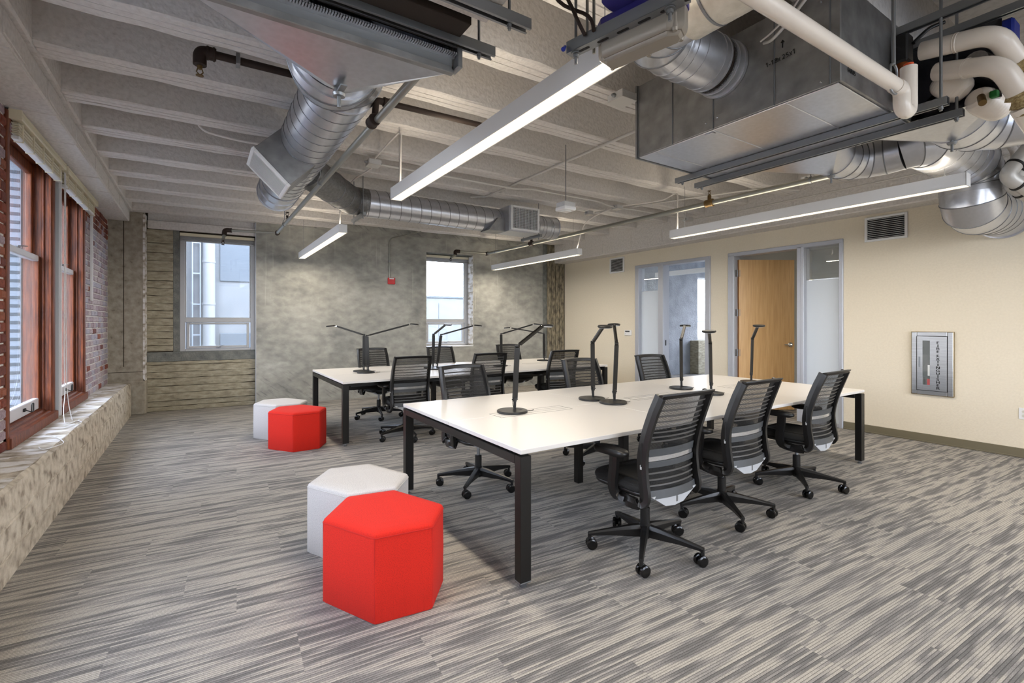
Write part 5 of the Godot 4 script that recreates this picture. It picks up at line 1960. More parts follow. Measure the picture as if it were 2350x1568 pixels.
func build_pipes() -> void:
	var ax := 0.92
	var ya := 2.70
	var a := thing("sprinkler_pipe", "grey sprinkler main beside the left duct running towards the back wall", "pipe")
	var st := S()
	tube(st, fillet([V(ax + 0.03, 3.1, -1.96), V(ax + 0.03, ya, -1.96), V(ax + 0.02, ya, -2.1), V(ax, ya, -7.49)], 0.05, 6), 0.0235, 16)
	part(st, "pipe_run", M.pipe, a)
	fitting(a, V(ax, ya, -3.02), V(0, 0, 1), 0.038, 0.085, M.rust, "tee")
	st = S()
	tube(st, fillet([V(ax + 0.01, ya + 0.02, -3.02), V(ax + 0.02, ya + 0.14, -3.02), V(ax + 0.08, ya + 0.14, -3.02)], 0.03, 6), 0.021, 12)
	part(st, "riser", M.rust, a)
	st = S()
	tube(st, PackedVector3Array([V(ax + 0.06, ya + 0.14, -3.02), V(1.75, ya + 0.14, -2.99)]), 0.019, 12)
	part(st, "rusty_branch", M.rust, a)
	fitting(a, V(ax + 0.09, ya + 0.14, -3.02), V(1, 0, 0), 0.031, 0.05, M.rust, "collar")
	for z in [-2.2, -6.8, -4.6]:
		st = S()
		tube(st, PackedVector3Array([V(ax - 0.028, ya, z), V(ax - 0.018, ya + 0.03, z), V(ax, ya + 0.07, z), V(ax, 3.2, z)]), 0.0045, 6)
		ring(st, V(ax, ya, z), V(0, 0, 1), 0.025, 0.02, 0.003, 16)
		part(st, "hanger", M.strut, a)
	fitting(a, V(ax, ya, -7.49), V(0, 0, 1), 0.033, 0.08, M.rust, "elbow")
	st = S()
	tube(st, PackedVector3Array([V(ax, ya, -7.50), V(0.36, ya, -7.64)]), 0.019, 12)
	part(st, "branch", M.pipe, a)
	st = S()
	tube(st, fillet([V(0.37, ya, -7.637), V(0.285, ya, -7.655), V(0.28, ya - 0.08, -7.62)], 0.04, 6), 0.031, 14)
	part(st, "elbow", M.rust, a)
	st = S()
	tube(st, PackedVector3Array([V(0.28, ya - 0.07, -7.625), V(0.265, ya - 0.145, -7.55)]), 0.021, 12)
	part(st, "drop", M.pipe, a)
	sprinkler_head(a, V(0.262, ya - 0.158, -7.54), M.rust, -1.0)
	st = S()
	lathe_at(st, V(ax, ya + 0.025, -6.57), [[0.0, 0.0], [0.012, 0.0], [0.012, 0.03], [0.0, 0.03]], 10)
	part(st, "outlet", M.rust, a)
	sprinkler_head(a, V(ax, ya + 0.05, -6.57), M.rust, 1.0)
	var b := thing("sprinkler_pipe", "dark rusty sprinkler branch in the second ceiling bay, with a fitting at its left end", "pipe")
	st = S()
	tube(st, PackedVector3Array([V(0.05, 3.165, -3.66), V(0.98, 3.175, -3.66)]), 0.025, 14)
	part(st, "pipe_run", M.rust, b)
	st = S()
	tube(st, fillet([V(0.09, 3.165, -3.66), V(0.0, 3.165, -3.66), V(0.0, 3.075, -3.66)], 0.05, 6), 0.038, 14)
	part(st, "elbow", M.rust, b)
	fitting(b, V(0.06, 3.165, -3.66), V(1, 0, 0), 0.044, 0.05, M.rust, "collar")
	sprinkler_head(b, V(0.0, 3.07, -3.66), M.brass, -1.0)
	pbox("pipe_strap", M.strut, b, V(0.20, 3.133, -3.695), V(0.225, 3.205, -3.625), 0.002)
	var c := thing("sprinkler_pipe", "long grey sprinkler main passing above the right pendant lights", "pipe")
	st = S()
	tube(st, fillet([V(5.02, 2.87, -8.62), V(5.205, 2.87, -1.72), V(5.205, 3.25, -1.70)], 0.06, 8), 0.03, 16)
	part(st, "pipe_run", M.pipe, c)
	for z in [-7.1, -3.53]:
		var x := lerpf(5.02, 5.24, (z + 8.62) / 8.42)
		fitting(c, V(x, 2.87, z), V(0, 0, 1), 0.046, 0.10, M.brass if z > -4 else M.rust, "tee")
		st = S()
		tube(st, PackedVector3Array([V(x, 2.89, z), V(x, 2.96, z)]), 0.022, 12)
		part(st, "outlet", M.brass if z > -4 else M.rust, c)
		sprinkler_head(c, V(x, 2.955, z), M.brass if z > -4 else M.rust, 1.0)
	for z in [-6.4, -8.3, -2.4]:
		var x := lerpf(5.02, 5.24, (z + 8.62) / 8.42)
		st = S()
		ring(st, V(x, 2.87, z), V(0, 0, 1), 0.032, 0.018, 0.004, 16)
		tube(st, PackedVector3Array([V(x, 2.9, z), V(x, 3.25, z)]), 0.005, 6)
		part(st, "hanger", M.strut, c)
	fitting(c, V(5.02, 2.87, -8.63), V(0, 0, 1), 0.04, 0.08, M.rust, "elbow")
	st = S()
	tube(st, PackedVector3Array([V(5.02, 2.87, -8.64), V(4.36, 2.87, -8.68)]), 0.024, 12)
	part(st, "branch", M.pipe, c)
	st = S()
	tube(st, fillet([V(4.40, 2.87, -8.68), V(4.30, 2.87, -8.68), V(4.30, 2.78, -8.66)], 0.05, 6), 0.036, 14)
	part(st, "elbow", M.rust, c)
	st = S()
	tube(st, PackedVector3Array([V(4.30, 2.79, -8.66), V(4.16, 2.72, -8.58)]), 0.022, 12)
	part(st, "drop", M.pipe, c)
	sprinkler_head(c, V(4.15, 2.71, -8.57), M.rust, -1.0)

func jbox(label: String, at: Vector3, s := 0.11, grp := "junction boxes") -> Node3D:
	var o := thing("junction_box", label, "electrical box", T(at.x, at.y, at.z), grp)
	pbox("box", M.jbox, o, V(-s / 2, 0.0, -s / 2), V(s / 2, 0.055, s / 2), 0.004)
	pbox("cover_plate", M.emt, o, V(-s / 2 - 0.002, -0.004, -s / 2 - 0.002), V(s / 2 + 0.002, 0.001, s / 2 + 0.002), 0.002)
	var st := S()
	for p in [V(-0.6, 0.028, 0), V(0.6, 0.028, 0)]:
		lathe_dir(st, V(p.x * s * 0.8, p.y, 0), V(signf(p.x), 0, 0), [[0.0, 0.0], [0.015, 0.0], [0.015, 0.018], [0.01, 0.03], [0.0, 0.03]], 10)
	part(st, "connector", M.strut, o)
	return o

func build_electrics() -> void:
	jbox("steel junction box beside the left pendant light's feed, under the fourth joist", V(1.515, 3.06, -4.96), 0.13)
	jbox("steel junction box against the far end of the right air unit", V(2.62, 3.06, -2.52), 0.15)
	jbox("steel junction box where the long conduit meets the far right pendant's white feed", V(5.15, 3.1, -5.05), 0.12)
	jbox("steel junction box near the partition beam, above the right pendant", V(6.72, 3.1, -5.0), 0.12)
	jbox("small whitewashed box on the joist left of the sprinkler main", V(5.05, 3.1, -5.55), 0.10)
	jbox("steel junction box over the far end of the long right pendant, near the round duct", V(5.9, 3.06, -2.75), 0.12)
	var p := pipe_thing("conduit", "long pale conduit crossing the ceiling from the left junction box to the right one", "conduit", [V(1.58, 3.085, -4.96), V(2.75, 3.09, -4.95), V(2.95, 3.12, -5.04), V(3.35, 3.12, -5.04), V(3.5, 3.13, -4.97), V(4.7, 3.14, -4.98), V(4.95, 3.125, -5.03), V(5.09, 3.125, -5.05)], 0.0125, M.emt, 0.08)
	pipe_thing("conduit", "conduit running from the right-hand junction box towards the partition beam", "conduit", [V(5.21, 3.125, -5.05), V(5.5, 3.125, -5.0), V(6.66, 3.13, -5.0)], 0.0125, M.emt, 0.08)
	pipe_thing("conduit", "thin conduit from the partition-side junction box towards the round duct at right", "conduit", [V(6.78, 3.125, -5.0), V(6.84, 3.12, -4.4), V(6.84, 3.12, -1.0)], 0.010, M.emt, 0.1)
	pipe_thing("conduit", "pale conduit running towards the back under the joists, left of the ceiling sensor", "conduit", [V(3.31, 3.165, -2.45), V(3.31, 3.165, -4.9), V(3.31, 3.165, -5.7), V(3.30, 3.21, -5.9), V(3.32, 3.27, -6.18)], 0.0145, M.emt, 0.1)
	pipe_thing("conduit", "white flexible feed curving down to the long right pendant's far end", "conduit", [V(5.15, 3.14, -5.05), V(5.5, 3.16, -4.5), V(5.30, 3.16, -4.1), V(5.19, 2.95, -4.02), V(5.19, 2.63, -4.02)], 0.009, M.cord, 0.16)
	pipe_thing("conduit", "white flexible feed to the far right pendant's near end", "conduit", [V(5.12, 3.12, -5.10), V(5.15, 3.1, -5.5), V(5.2, 3.02, -5.85), V(5.17, 2.64, -5.97)], 0.009, M.cord, 0.14)
	pipe_thing("conduit", "white flexible feed from the left junction box to the far left pendant", "conduit", [V(1.515, 3.05, -5.02), V(1.46, 3.05, -5.5), V(1.45, 2.98, -6.05), V(1.45, 2.64, -6.12)], 0.009, M.cord, 0.14)
	pipe_thing("conduit", "white flexible feed above the left junction box", "conduit", [V(1.515, 3.12, -4.93), V(1.52, 3.15, -4.6), V(1.52, 3.16, -4.15), V(1.49, 2.98, -4.08), V(1.485, 2.64, -4.08)], 0.008, M.cord, 0.12)
	pipe_thing("conduit", "bent pale conduit left of the square louvred outlet", "conduit", [V(-0.05, 3.25, -5.06), V(0.02, 3.13, -5.06), V(0.25, 3.1, -5.05), V(0.6, 3.1, -5.05)], 0.011, M.cord, 0.1)
	pipe_thing("conduit", "pale conduit looping under the joists towards the junction box left of the main", "conduit", [V(6.6, 3.17, -3.2), V(6.2, 3.2, -3.5), V(5.6, 3.17, -4.6), V(5.12, 3.13, -5.5)], 0.012, M.emt, 0.3)
	# the fire alarm pull and its drop
	var bx0 := back_xf()
	var f := thing("fire_alarm", "small red fire alarm strobe box on the plastered back wall", "alarm", bx0 * T(3.145, 2.18, 0.0))
	pbox("body", M.red, f, V(-0.07, 0.0, 0.0), V(0.07, 0.125, 0.05), 0.008)
	pbox("lens", M.white, f, V(-0.045, 0.098, 0.05), V(0.045, 0.116, 0.056), 0.003)
	var cd := thing("conduit", "grey conduit dropping down the back wall to the red alarm box", "conduit", bx0)
	var st := S()
	tube(st, fillet([V(3.11, 2.30, 0.02), V(3.11, 3.02, 0.02), V(3.13, 3.075, 0.10), V(3.42, 3.07, 1.0)], 0.06, 6), 0.012, 10)
	part(st, "pipe_run", M.pipe, cd)
	pbox("clip", M.strut, cd, V(3.085, 2.62, 0.0), V(3.135, 2.64, 0.034), 0.003)
	# sensor on a rod
	var s := thing("ceiling_sensor", "white sensor in a square steel box hanging on a rod", "sensor", T(3.04, 2.53, -3.68))
	pbox("back_box", M.jbox, s, V(-0.068, 0.035, -0.068), V(0.068, 0.085, 0.068), 0.004)
	st = S()
	bx(st, V(-0.075, 0.004, -0.075), V(0.075, 0.04, 0.075), 0.006)
	bx(st, V(-0.04, -0.004, -0.04), V(0.04, 0.006, 0.04), 0.004)
	part(st, "sensor_cover", M.white, s)
	st = S()
	tube(st, PackedVector3Array([V(0, 0.08, 0), V(0, 0.66, 0)]), 0.005, 8)
	part(st, "rod", M.strut, s)

func build_pipe_cluster() -> void:
	# condensate drain in front of the right unit
	var d := thing("drain_pipe", "white insulated drain pipe sloping across the right unit with a U trap", "pipe")
	var st := S()
	tube(st, PackedVector3Array([V(0.9, 2.57, -0.95), V(2.95, 2.605, -0.95)]), 0.034, 18)
	part(st, "pipe_run", M.pvc, d)
	st = S()
	tube(st, fillet([V(2.9, 2.604, -0.95), V(2.985, 2.605, -0.95), V(2.985, 2.51, -0.95), V(3.075, 2.51, -0.95), V(3.075, 2.745, -0.95)], 0.055, 8), 0.037, 18)
	part(st, "u_trap", M.pvc, d)
	st = S()
	tube(st, PackedVector3Array([V(3.075, 2.60, -0.95), V(3.20, 2.60, -1.02)]), 0.036, 16)
	part(st, "side_stub", M.pvc, d)
	st = S()
	lathe_at(st, V(3.075, 2.745, -0.95), [[0.0, 0.0], [0.022, 0.0], [0.022, 0.018], [0.0, 0.02]], 12)
	part(st, "orange_plug", M.orange, d, "orange plug")
	st = S()
	tube(st, PackedVector3Array([V(2.88, 2.70, -0.95), V(2.88, 3.5, -0.95)]), 0.009, 10)
	tube(st, fillet([V(2.88, 2.71, -0.95), V(2.84, 2.69, -0.95), V(2.84, 2.56, -0.95), V(2.92, 2.56, -0.95), V(2.92, 2.69, -0.95), V(2.88, 2.71, -0.95)], 0.03, 5), 0.006, 8)
	part(st, "clevis_hanger", M.strut, d)
	# insulated water pipes at the top right corner
	var p1 := pipe_thing("insulated_pipe", "upper white insulated water pipe with an elbow, at the top right corner", "pipe", [V(3.476, 2.984, -1.014), V(3.46, 2.925, -0.70), V(3.62, 2.81, -0.66)], 0.05, M.pvc, 0.085, "insulated water pipes")
	var p2 := pipe_thing("insulated_pipe", "lower white insulated water pipe with an elbow, just below the upper one", "pipe", [V(3.55, 2.866, -0.966), V(3.475, 2.762, -0.69), V(3.58, 2.605, -0.635)], 0.05, M.pvc, 0.085, "insulated water pipes")
	for w in [[p1, V(3.468, 2.955, -0.86), V(-0.05, -0.19, 1.0)], [p2, V(3.515, 2.815, -0.83), V(-0.27, -0.37, 1.0)]]:
		fitting(w[0], w[1], w[2], 0.0525, 0.02, M.pvc, "sleeve_joint")
	for w in [[p1, V(3.66, 2.785, -0.65), V(0.16, -0.11, 0.04)], [p2, V(3.60, 2.575, -0.625), V(0.10, -0.16, 0.05)]]:
		st = S()
		rng.seed = 33
		var q := []
		for i in 9:
			q.append([0.05 + 0.012 * sin(i * 2.1) + rng.randf() * 0.006, -0.06 + i * 0.016])
		q.push_front([0.0, -0.06])
		q.append([0.0, 0.07])
		lathe_dir(st, w[1], w[2], q, 14)
		part(st, "taped_wrap", M.wrap, w[0], "crumpled tan insulation wrap")
	var p3 := thing("insulated_pipe", "fat white insulated valve body low in the pipe cluster, with a green tag", "pipe", Transform3D(), "insulated water pipes")
	for w in [[V(3.66, 2.80, -0.93), V(0.1, -0.5, 0.5), 0.078, 0.10], [V(3.74, 2.66, -0.79), V(0.6, -0.25, 0.3), 0.074, 0.12]]:
		st = S()
		var q := []
		for i in 15:
			var t := -1.0 + i / 7.0
			q.append([w[2] * sqrt(maxf(0.0, 1.0 - pow(absf(t), 3.5))), t * w[3]])
		lathe_dir(st, w[0], w[1], q, 20)
		part(st, "insulated_body", M.pvc, p3)
	st = S()
	lathe_dir(st, V(3.64, 2.68, -0.80), V(-0.3, -0.3, 0.1), [[0.0, 0.0], [0.018, 0.0], [0.018, 0.08], [0.0, 0.08]], 12)
	part(st, "brass_stem", M.brass, p3)
	st = S()
	bx(st, V(3.625, 2.655, -0.765), V(3.662, 2.692, -0.73), 0.005)
	part(st, "green_tag", M.green, p3, "green tag")
	pipe_thing("insulated_pipe", "white insulated pipe running along the frame's right edge, upper", "pipe", [V(3.69, 2.80, -0.66), V(3.82, 2.70, -0.62), V(4.05, 2.52, -0.55)], 0.058, M.pvc, 0.08, "insulated water pipes")
	pipe_thing("insulated_pipe", "white insulated pipe running along the frame's right edge, lower", "pipe", [V(3.61, 2.56, -0.63), V(3.70, 2.43, -0.58), V(3.82, 2.30, -0.53)], 0.058, M.pvc, 0.08, "insulated water pipes")
	pipe_thing("insulated_pipe", "ribbed white insulated pipe behind the taped joint at the top right", "pipe", [V(3.80, 2.95, -0.86), V(4.4, 2.98, -0.78)], 0.06, M.panel, 0.08, "insulated water pipes")
	var cp := pipe_thing("copper_pipe", "bare copper header standing between the drain trap and the insulated pipes", "pipe", [V(3.36, 2.70, -1.07), V(3.36, 2.95, -1.07)], 0.03, M.copper, 0.05)
	st = S()
	bx(st, V(3.32, 2.90, -1.10), V(3.41, 3.06, -1.03), 0.01)
	tube(st, spline([V(3.37, 3.0, -1.02), V(3.44, 3.08, -0.97), V(3.50, 3.11, -0.92)], 5), 0.01, 8)
	part(st, "black_valve", M.blackpl, cp)
	var bl := thing("valve_actuator", "blue valve actuator tucked above the insulated pipes at the top right", "actuator", T(3.93, 3.10, -0.76))
	pbox("body", M.blue, bl, V(-0.08, -0.05, -0.05), V(0.06, 0.06, 0.05), 0.012)
	st = S()
	tube(st, PackedVector3Array([V(0, -0.05, 0), V(0, -0.15, 0)]), 0.012, 10)
	lathe_at(st, V(0.0, -0.09, 0), [[0.0, 0.0], [0.035, 0.0], [0.035, 0.02], [0.0, 0.02]])
	part(st, "stem", M.strut, bl)
	for i in 2:
		var s := thing("strut_channel", ["upper steel strut over the top right pipes, nearer the big casing", "upper steel strut over the top right pipes, nearer the blue actuator"][i], "strut", T([3.38, 3.63][i], [3.10, 3.10][i], -0.72), "upper struts over the pipes")
		st = S()
		channel(st, V(0, 0, -0.42), V(0, 0, 0.5))
		part(st, "channel", M.strut, s)
	# two taped conduits at the right edge
	for i in 2:
		var k := V(0.12, -0.05, 0.0) * i
		var o := pipe_thing("coupled_pipe", ["grey pipe with black banded elbow coupling at the right edge, left of the pair", "grey pipe with black banded elbow coupling at the right edge, right of the pair"][i], "pipe", [V(6.15, 3.06, -0.98) + k, V(5.92, 2.71, -1.145) + k, V(6.16, 2.56, -1.0) + k], 0.06, M.emt, 0.08, "banded right-edge pipes")
		st = S()
		ring(st, V(5.985, 2.81, -1.098) + k, V(0.23, 0.35, 0.165), 0.06, 0.02, 0.005, 20)
		ring(st, V(6.02, 2.645, -1.085) + k, V(0.24, -0.15, 0.145), 0.06, 0.02, 0.005, 20)
		part(st, "rubber_band", M.blackpl, o)
	pipe_thing("painted_pipe", "pink-white painted pipe descending from the ceiling at the right edge", "pipe", [V(6.46, 3.2, -1.27), V(6.57, 3.08, -1.20), V(6.56, 2.92, -1.21)], 0.032, M.panel, 0.1)

func build_damper_strut() -> void:
	# motorised damper on its own strut, over the near end of the left pendant
	var a := V(1.235, 2.487, -1.47)
	var b := V(1.345, 2.487, -1.0)
	var d := (b - a).normalized()
	var n := d.cross(Vector3.UP).normalized()
	var s := thing("strut_channel", "slotted galvanised strut over the left pendant's near end, with bolts below", "strut")
	var st := S()
	bar(st, a, b, 0.045, 0.003, 0.0)
	for k in [-1, 1]:
		bar(st, a + n * k * 0.021 + V(0, 0.022, 0), b + n * k * 0.021 + V(0, 0.022, 0), 0.003, 0.046, 0.0)
	part(st, "channel", M.strut, s)
	for i in 6:
		var sl := S()
		var p := a + d * (0.07 + i * 0.085)
		bar(sl, p - d * 0.018 - V(0, 0.001, 0), p + d * 0.018 - V(0, 0.001, 0), 0.013, 0.003)
		for e in [-1, 1]:
			lathe_at(sl, p + d * 0.018 * e - V(0, 0.0025, 0), [[0.0, 0.0], [0.0065, 0.0], [0.0065, 0.003], [0.0, 0.003]], 12)
		part(sl, "slot", M.dark_seam, s)
	for t in [0.03, 0.42]:
		st = S()
		var p: Vector3 = a + d * t
		tube(st, PackedVector3Array([p - V(0, 0.045, 0), p + V(0, 0.5, 0)]), 0.006, 8)
		lathe_at(st, p - V(0, 0.02, 0), [[0.0, 0.0], [0.012, 0.0], [0.012, 0.012], [0.0, 0.012]], 6)
		lathe_at(st, p - V(0, 0.006, 0), [[0.0, 0.0], [0.018, 0.0], [0.018, 0.003], [0.0, 0.003]], 16)
		part(st, "hanger_bolt", M.strut, s)
	var m := thing("damper_actuator", "cast grey damper actuator with purple body bolted to the slotted strut", "actuator")
	var keep := X
	var c := a + d * 0.28 - n * 0.068
	X = Transform3D(Basis(d, Vector3.UP, d.cross(Vector3.UP)), c)
	st = S()
	var ol := PackedVector2Array([Vector2(-0.17, -0.045), Vector2(-0.15, -0.06), Vector2(0.13, -0.06), Vector2(0.16, -0.03), Vector2(0.17, 0.02), Vector2(0.12, 0.055), Vector2(-0.14, 0.055), Vector2(-0.17, 0.03)])
	slab(st, ol, [[0.012, -0.055], [0.003, -0.048], [0.0, -0.03], [0.0, 0.03]])
	slab(st, inset(ol, 0.016), [[0.01, -0.068], [0.0, -0.06], [0.0, -0.05]])
	for p in [Vector2(-0.15, -0.04), Vector2(0.13, -0.04), Vector2(0.14, 0.03), Vector2(-0.145, 0.035), Vector2(0.0, -0.052)]:
		lathe_at(st, V(p.x, -0.062, p.y), [[0.0, 0.0], [0.008, 0.0], [0.011, 0.01], [0.011, 0.06], [0.0, 0.06]], 10)
	part(st, "cast_cover", M.cast, m)
	st = S()
	slab(st, inset(ol, -0.004), [[0.0, 0.03], [0.0, 0.09], [0.01, 0.10]])
	X = Transform3D(Basis(d, Vector3.UP, d.cross(Vector3.UP)), c + n * 0.10 + V(0, 0.12, 0))
	slab(st, rrect(0.18, 0.12, 0.04), [[0.0, -0.03], [0.0, 0.12]])
	part(st, "purple_body", M.purple, m, "purple plastic body")
	X = keep
	st = S()
	tube(st, spline([a + d * 0.10 + V(-0.03, 0.03, 0), a + d * 0.05 + V(-0.06, 0.12, 0.03), a + V(-0.03, 0.25, 0.02), a + V(0.02, 0.4, 0.1)], 6), 0.007, 8)
	tube(st, spline([a + d * 0.14 + V(-0.03, 0.03, 0), a + d * 0.08 + V(-0.02, 0.10, 0.03), a + d * 0.02 + V(-0.10, 0.20, 0.0), a + V(-0.2, 0.42, 0.1)], 6), 0.007, 8)
	part(st, "control_cable", M.rust, m)
	st = S()
	lathe_dir(st, a + V(-0.05, 0.0, 0.02), V(0.5, 0.6, -0.3), [[0.0, 0.0], [0.009, 0.0], [0.006, 0.03], [0.0, 0.03]], 8)
	part(st, "wire_nut", M.blue, m)
	var r := thing("threaded_rod", "threaded rods rising from the slotted strut beside dark cables", "rod")
	st = S()
	for o in [0.0, 0.035]:
		tube(st, PackedVector3Array([a + d * 0.07 + n * -0.02 + V(o, 0.0, 0), a + d * 0.07 + n * -0.02 + V(o, 0.7, 0)]), 0.006, 8)
	part(st, "rod", M.pipe, r)

# ---------------------------------------------------------------- fittings on the cream wall
func wall_vent(label: String, z0: float, z1: float, y0: float, y1: float) -> void:
	var o := thing("air_vent", label, "vent", T(XR, (y0 + y1) / 2, (z0 + z1) / 2), "louvred wall vents")
	grille(o, Transform3D(Basis(V(0, 0, 1), V(0, 1, 0), V(-1, 0, 0)), V(-0.0205, 0, 0)), z1 - z0, y1 - y0, 11)

func build_fittings() -> void:
	wall_vent("louvred vent above the open doorway's left, smaller of the two in view", -7.32, -6.92, 2.465, 2.78)
	wall_vent("louvred vent right of the maple door, below the long pendant light", -2.70, -2.25, 2.47, 2.785)
	var t := thing("thermostat", "small white thermostat left of the glazed office front", "thermostat", T(XR, 1.225, -6.81))
	pbox("body", M.white, t, V(-0.03, -0.055, -0.09), V(0.0, 0.055, 0.09), 0.008)
	pbox("display", M.chair_grey, t, V(-0.032, 0.015, -0.065), V(-0.029, 0.042, 0.055), 0.001)
	pbox("button", M.chair_pale, t, V(-0.034, -0.025, -0.07), V(-0.029, -0.01, -0.045), 0.002)
	var w := thing("wall_outlet", "white duplex socket at the right edge of the picture", "socket", T(XR, 0.465, -1.265))
	pbox("cover_plate", M.white, w, V(-0.006, -0.06, -0.04), V(0.0, 0.06, 0.04), 0.003)
	for y in [-0.022, 0.022]:
		var st := S()
		lathe_dir(st, V(-0.006, y, 0), V(-1, 0, 0), [[0.0, 0.0], [0.017, 0.0], [0.016, 0.003], [0.0, 0.003]], 18)
		var r := part(st, "receptacle", M.plastic, w)
		for z in [-0.006, 0.006]:
			pbox("slot", M.ink, r, V(-0.0095, y - 0.005, z - 0.001), V(-0.0085, y + 0.004, z + 0.001))
	var c := thing("extinguisher_cabinet", "stainless steel fire extinguisher cabinet set in the cream wall with vertical lettering", "cabinet", T(XR, 0.57, -2.015))
	var hw := 0.1935
	var h := 0.745
	var st := S()
	for s in [-1, 1]:
		bx(st, V(-0.035, 0.0, s * (hw - 0.027) - 0.027), V(0.0, h, s * (hw - 0.027) + 0.027), 0.006)
	bx(st, V(-0.035, 0.0, -hw + 0.054), V(0.0, 0.05, hw - 0.054), 0.004)
	bx(st, V(-0.035, h - 0.05, -hw + 0.054), V(0.0, h, hw - 0.054), 0.004)
	part(st, "frame", M.brushed, c)
	pbox("frame_return", M.brass_edge, c, V(-0.03, -0.004, -hw - 0.004), V(0.0, h + 0.004, hw + 0.004), 0.002)
	pbox("door_gap", M.dark_seam, c, V(-0.0325, 0.046, -hw + 0.05), V(-0.0315, h - 0.046, hw - 0.05))
	# the door, cut round its window: window spans z -0.087..-0.016, y 0.115..0.64
	st = S()
	for r in [[-hw + 0.057, -0.085, 0.053, h - 0.053], [-0.016, hw - 0.057, 0.053, h - 0.053], [-0.085, -0.016, 0.053, 0.118], [-0.085, -0.016, 0.642, h - 0.053]]:
		bx(st, V(-0.040, r[2], r[0]), V(-0.0325, r[3], r[1]), 0.0008)
	part(st, "door", M.brushed, c)
	pbox("door_pane", M.glass, c, V(-0.0385, 0.11, -0.09), V(-0.036, 0.65, -0.012))
	pbox("cabinet_back", M.white, c, V(-0.0310, 0.05, -0.13), V(-0.030, h - 0.05, 0.13))
	st = S()
	for s in [0.0, 1.0]:
		bx(st, V(-0.046, 0.33 + s * 0.10, -0.119), V(-0.040, 0.345 + s * 0.10, -0.110), 0.001)
	tube(st, PackedVector3Array([V(-0.050, 0.325, -0.1145), V(-0.050, 0.45, -0.1145)]), 0.005, 8)
	part(st, "pull_handle", M.strut, c)
	var word := "FIRE EXTINGUISHER"
	var f := SystemFont.new()
	f.font_names = PackedStringArray(["Droid Sans"])
	f.font_weight = 700
	var y := h - 0.125
	for ch in word:
		if ch != " ":
			var tm := TextMesh.new()
			tm.text = ch
			tm.font = f
			tm.font_size = 32
			tm.pixel_size = 0.039 / 32.0
			tm.depth = 0.001
			put(tm, "letter", c, Transform3D(Basis(V(0, 0, 1.5), V(0, 1, 0), V(-1, 0, 0)), V(-0.0406, y, 0.058)), M.ink)
		y -= 0.0345 if ch != " " else 0.016
	var e := thing("fire_extinguisher", "red extinguisher with black hose and white tag seen through the cabinet's slit", "extinguisher", T(XR - 0.0335, 0.685, -2.04))
	st = S()
	for z in [-0.032]:
		bx(st, V(-0.0025, 0.0, -0.052), V(0.001, 0.07, -0.028), 0.0012)
		tube(st, spline([V(-0.001, 0.07, -0.04), V(-0.001, 0.13, -0.05), V(-0.001, 0.20, -0.055), V(-0.001, 0.27, -0.03), V(-0.001, 0.29, 0.005)], 6), 0.0018, 6)
	part(st, "hose", M.blackpl, e)
	st = S()
	bx(st, V(-0.0025, 0.0, -0.018), V(0.001, 0.075, 0.012), 0.0012)
	part(st, "cylinder", M.red, e)
	st = S()
	bx(st, V(-0.0025, 0.11, -0.012), V(0.001, 0.24, 0.008), 0.001)
	part(st, "paper_tag", M.white, e)
	st = S()
	bx(st, V(-0.0025, 0.085, -0.05), V(0.001, 0.098, 0.0), 0.001)
	part(st, "valve", M.blackpl, e)

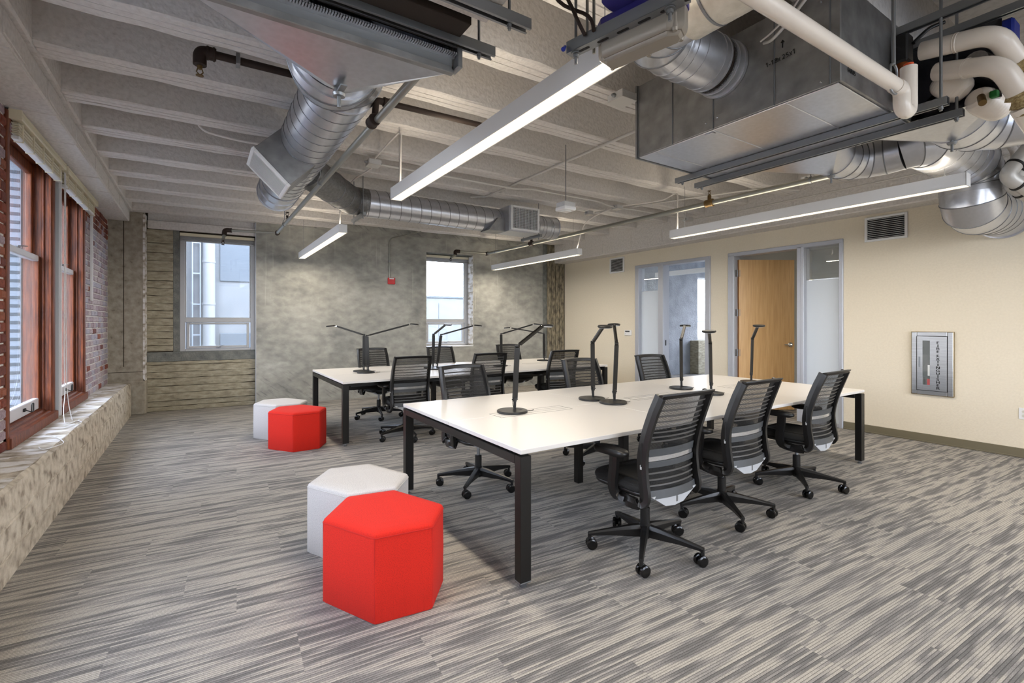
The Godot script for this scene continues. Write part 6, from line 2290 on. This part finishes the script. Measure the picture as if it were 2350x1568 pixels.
func _ready() -> void:
	# ---- camera: level, 17 mm lens, the lens shifted down a little
	var cam := Camera3D.new()
	cam.name = "camera"
	cam.projection = Camera3D.PROJECTION_FRUSTUM
	cam.near = 0.05
	cam.far = 300.0
	cam.keep_aspect = Camera3D.KEEP_HEIGHT
	cam.size = 0.05 * 1568.0 / 1097.1
	cam.frustum_offset = Vector2(0.0, -0.05 * (784.0 - 741.9) / 1097.1)
	add_child(cam)
	cam.transform = T(0, 1.42, 0, -deg_to_rad(33.148))
	cam.current = true
	# ---- sky: bright overcast
	var we := WorldEnvironment.new()
	we.name = "world"
	var env := Environment.new()
	var sky := Sky.new()
	var sm := ProceduralSkyMaterial.new()
	sm.sky_top_color = Color(0.84, 0.89, 0.98)
	sm.sky_horizon_color = Color(0.95, 0.97, 1.0)
	sm.ground_bottom_color = Color(0.55, 0.57, 0.60)
	sm.ground_horizon_color = Color(0.92, 0.94, 0.97)
	sm.sun_angle_max = 1.0
	sky.sky_material = sm
	env.background_mode = Environment.BG_SKY
	env.sky = sky
	env.background_energy_multiplier = SKY
	env.ambient_light_source = Environment.AMBIENT_SOURCE_SKY
	env.tonemap_mode = Environment.TONE_MAPPER_LINEAR
	env.tonemap_exposure = EXPOSURE
	env.sdfgi_enabled = true
	env.ssao_enabled = true
	env.ssil_enabled = true
	we.environment = env
	add_child(we)
	make_materials()
	M.plaster_pier = M.smooth_conc
	# ---- the pendants that light the room
	var lights := [
		["white pendant light over the near desk's left end, longest in the picture", V(1.485, 2.53, -2.73), 2.92, [-1.38, 1.2]],
		["white pendant light over the far desk's left end, in front of the plaster wall", V(1.47, 2.53, -7.46), 2.83, [-1.25, 1.25]],
		["white pendant light over the near desk's right end, below the sprinkler main", V(5.20, 2.53, -2.665), 2.89, [-1.25, 1.3]],
		["white pendant light over the far desk's right end, by the stained pier", V(5.165, 2.53, -7.26), 2.72, [-1.2, 1.2]]]
	for l in lights:
		linear_light(l[0], l[1], l[2], l[3])
	# ones behind the viewpoint, of the same rows
	linear_light("white pendant light of the left row, behind the viewpoint", V(1.485, 2.53, 1.5), 2.72, [-1.2, 1.2])
	linear_light("white pendant light of the right row, behind the viewpoint", V(5.20, 2.53, 1.5), 2.72, [-1.2, 1.2])
	linear_light("white pendant light added out of view to brighten the near office", V(8.7, 2.53, -0.2), 2.4, [-1.1, 1.1])  # lamp added out of view to brighten this office
	linear_light("unlit white pendant light inside the far office", V(9.4, 2.55, -6.6), 2.6, [-1.2, 1.2], false)
	# ---- structure
	build_floor()
	build_ceiling()
	build_left_wall()
	timber_window(1, -6.18, -4.825, "tall timber sash window nearest the viewer in the brick wall")
	timber_window(2, -7.63, -6.37, "tall timber sash window further along the brick wall")
	build_back_wall()
	metal_window(3, "grey metal window with hopper vent in the left recess of the back wall", -0.285, 0.805, 0.955, 2.86, -0.16, 1.475, back_xf())
	metal_window(4, "grey metal window deep in the plastered back wall", 3.862, 4.895, 0.95, 2.86, -0.30, 1.465, back_xf())
	metal_window(8, "grey metal window inside the far office", 11.9, 13.2, 0.93, 2.75, -0.2, 1.5, back_xf())
	metal_window(9, "unseen grey metal window added to brighten the far office, near the partition", 7.8, 9.2, 0.6, 2.9, -0.2, 1.3, back_xf())  # hidden opening added to bring daylight into the far office
	build_right_wall()
	build_near_end()
	build_outside()
	# blinds
	blind("raised ivory blind over the near timber window", -6.24, -4.86)
	blind("raised ivory blind over the far timber window", -7.96, -6.33)
	window_cords()
	for b in [["raised grey-white blind at the top of the left back window", -0.28, 0.79, 2.845, -0.10], ["raised grey-white blind at the top of the right back window", 3.87, 4.89, 2.80, -0.24]]:
		var o := thing("window_blind", b[0], "blind", back_xf() * T((b[1] + b[2]) / 2, b[3], b[4]), "raised window blinds")
		var hw: float = (b[2] - b[1]) / 2
		pbox("headrail", M.ivory, o, V(-hw, 0.0, -0.03), V(hw, 0.05, 0.03), 0.005)
		for i in 4:
			pbox("folded_slat", M.winmetal, o, V(-hw + 0.01, -0.014 - i * 0.014, -0.026), V(hw - 0.01, -0.004 - i * 0.014, 0.022 + 0.004 * (i % 2)), 0.003)
		pbox("bottom_rail", M.winmetal, o, V(-hw + 0.01, -0.085, -0.028), V(hw - 0.01, -0.062, 0.026), 0.005)
	# ---- furniture
	make_table("long white bench desk nearest the viewer, with six worktops", 1.428, 5.64, -3.856, -2.102)
	make_table("long white bench desk further back, near the concrete wall", 1.373, 5.545, -7.41, -5.65)
	build_chairs()
	build_lamps()
	build_stools()
	# ---- overhead
	build_left_unit()
	build_left_duct()
	build_right_unit()
	build_right_ducts()
	build_pipes()
	build_electrics()
	build_pipe_cluster()
	build_damper_strut()
	build_fittings()
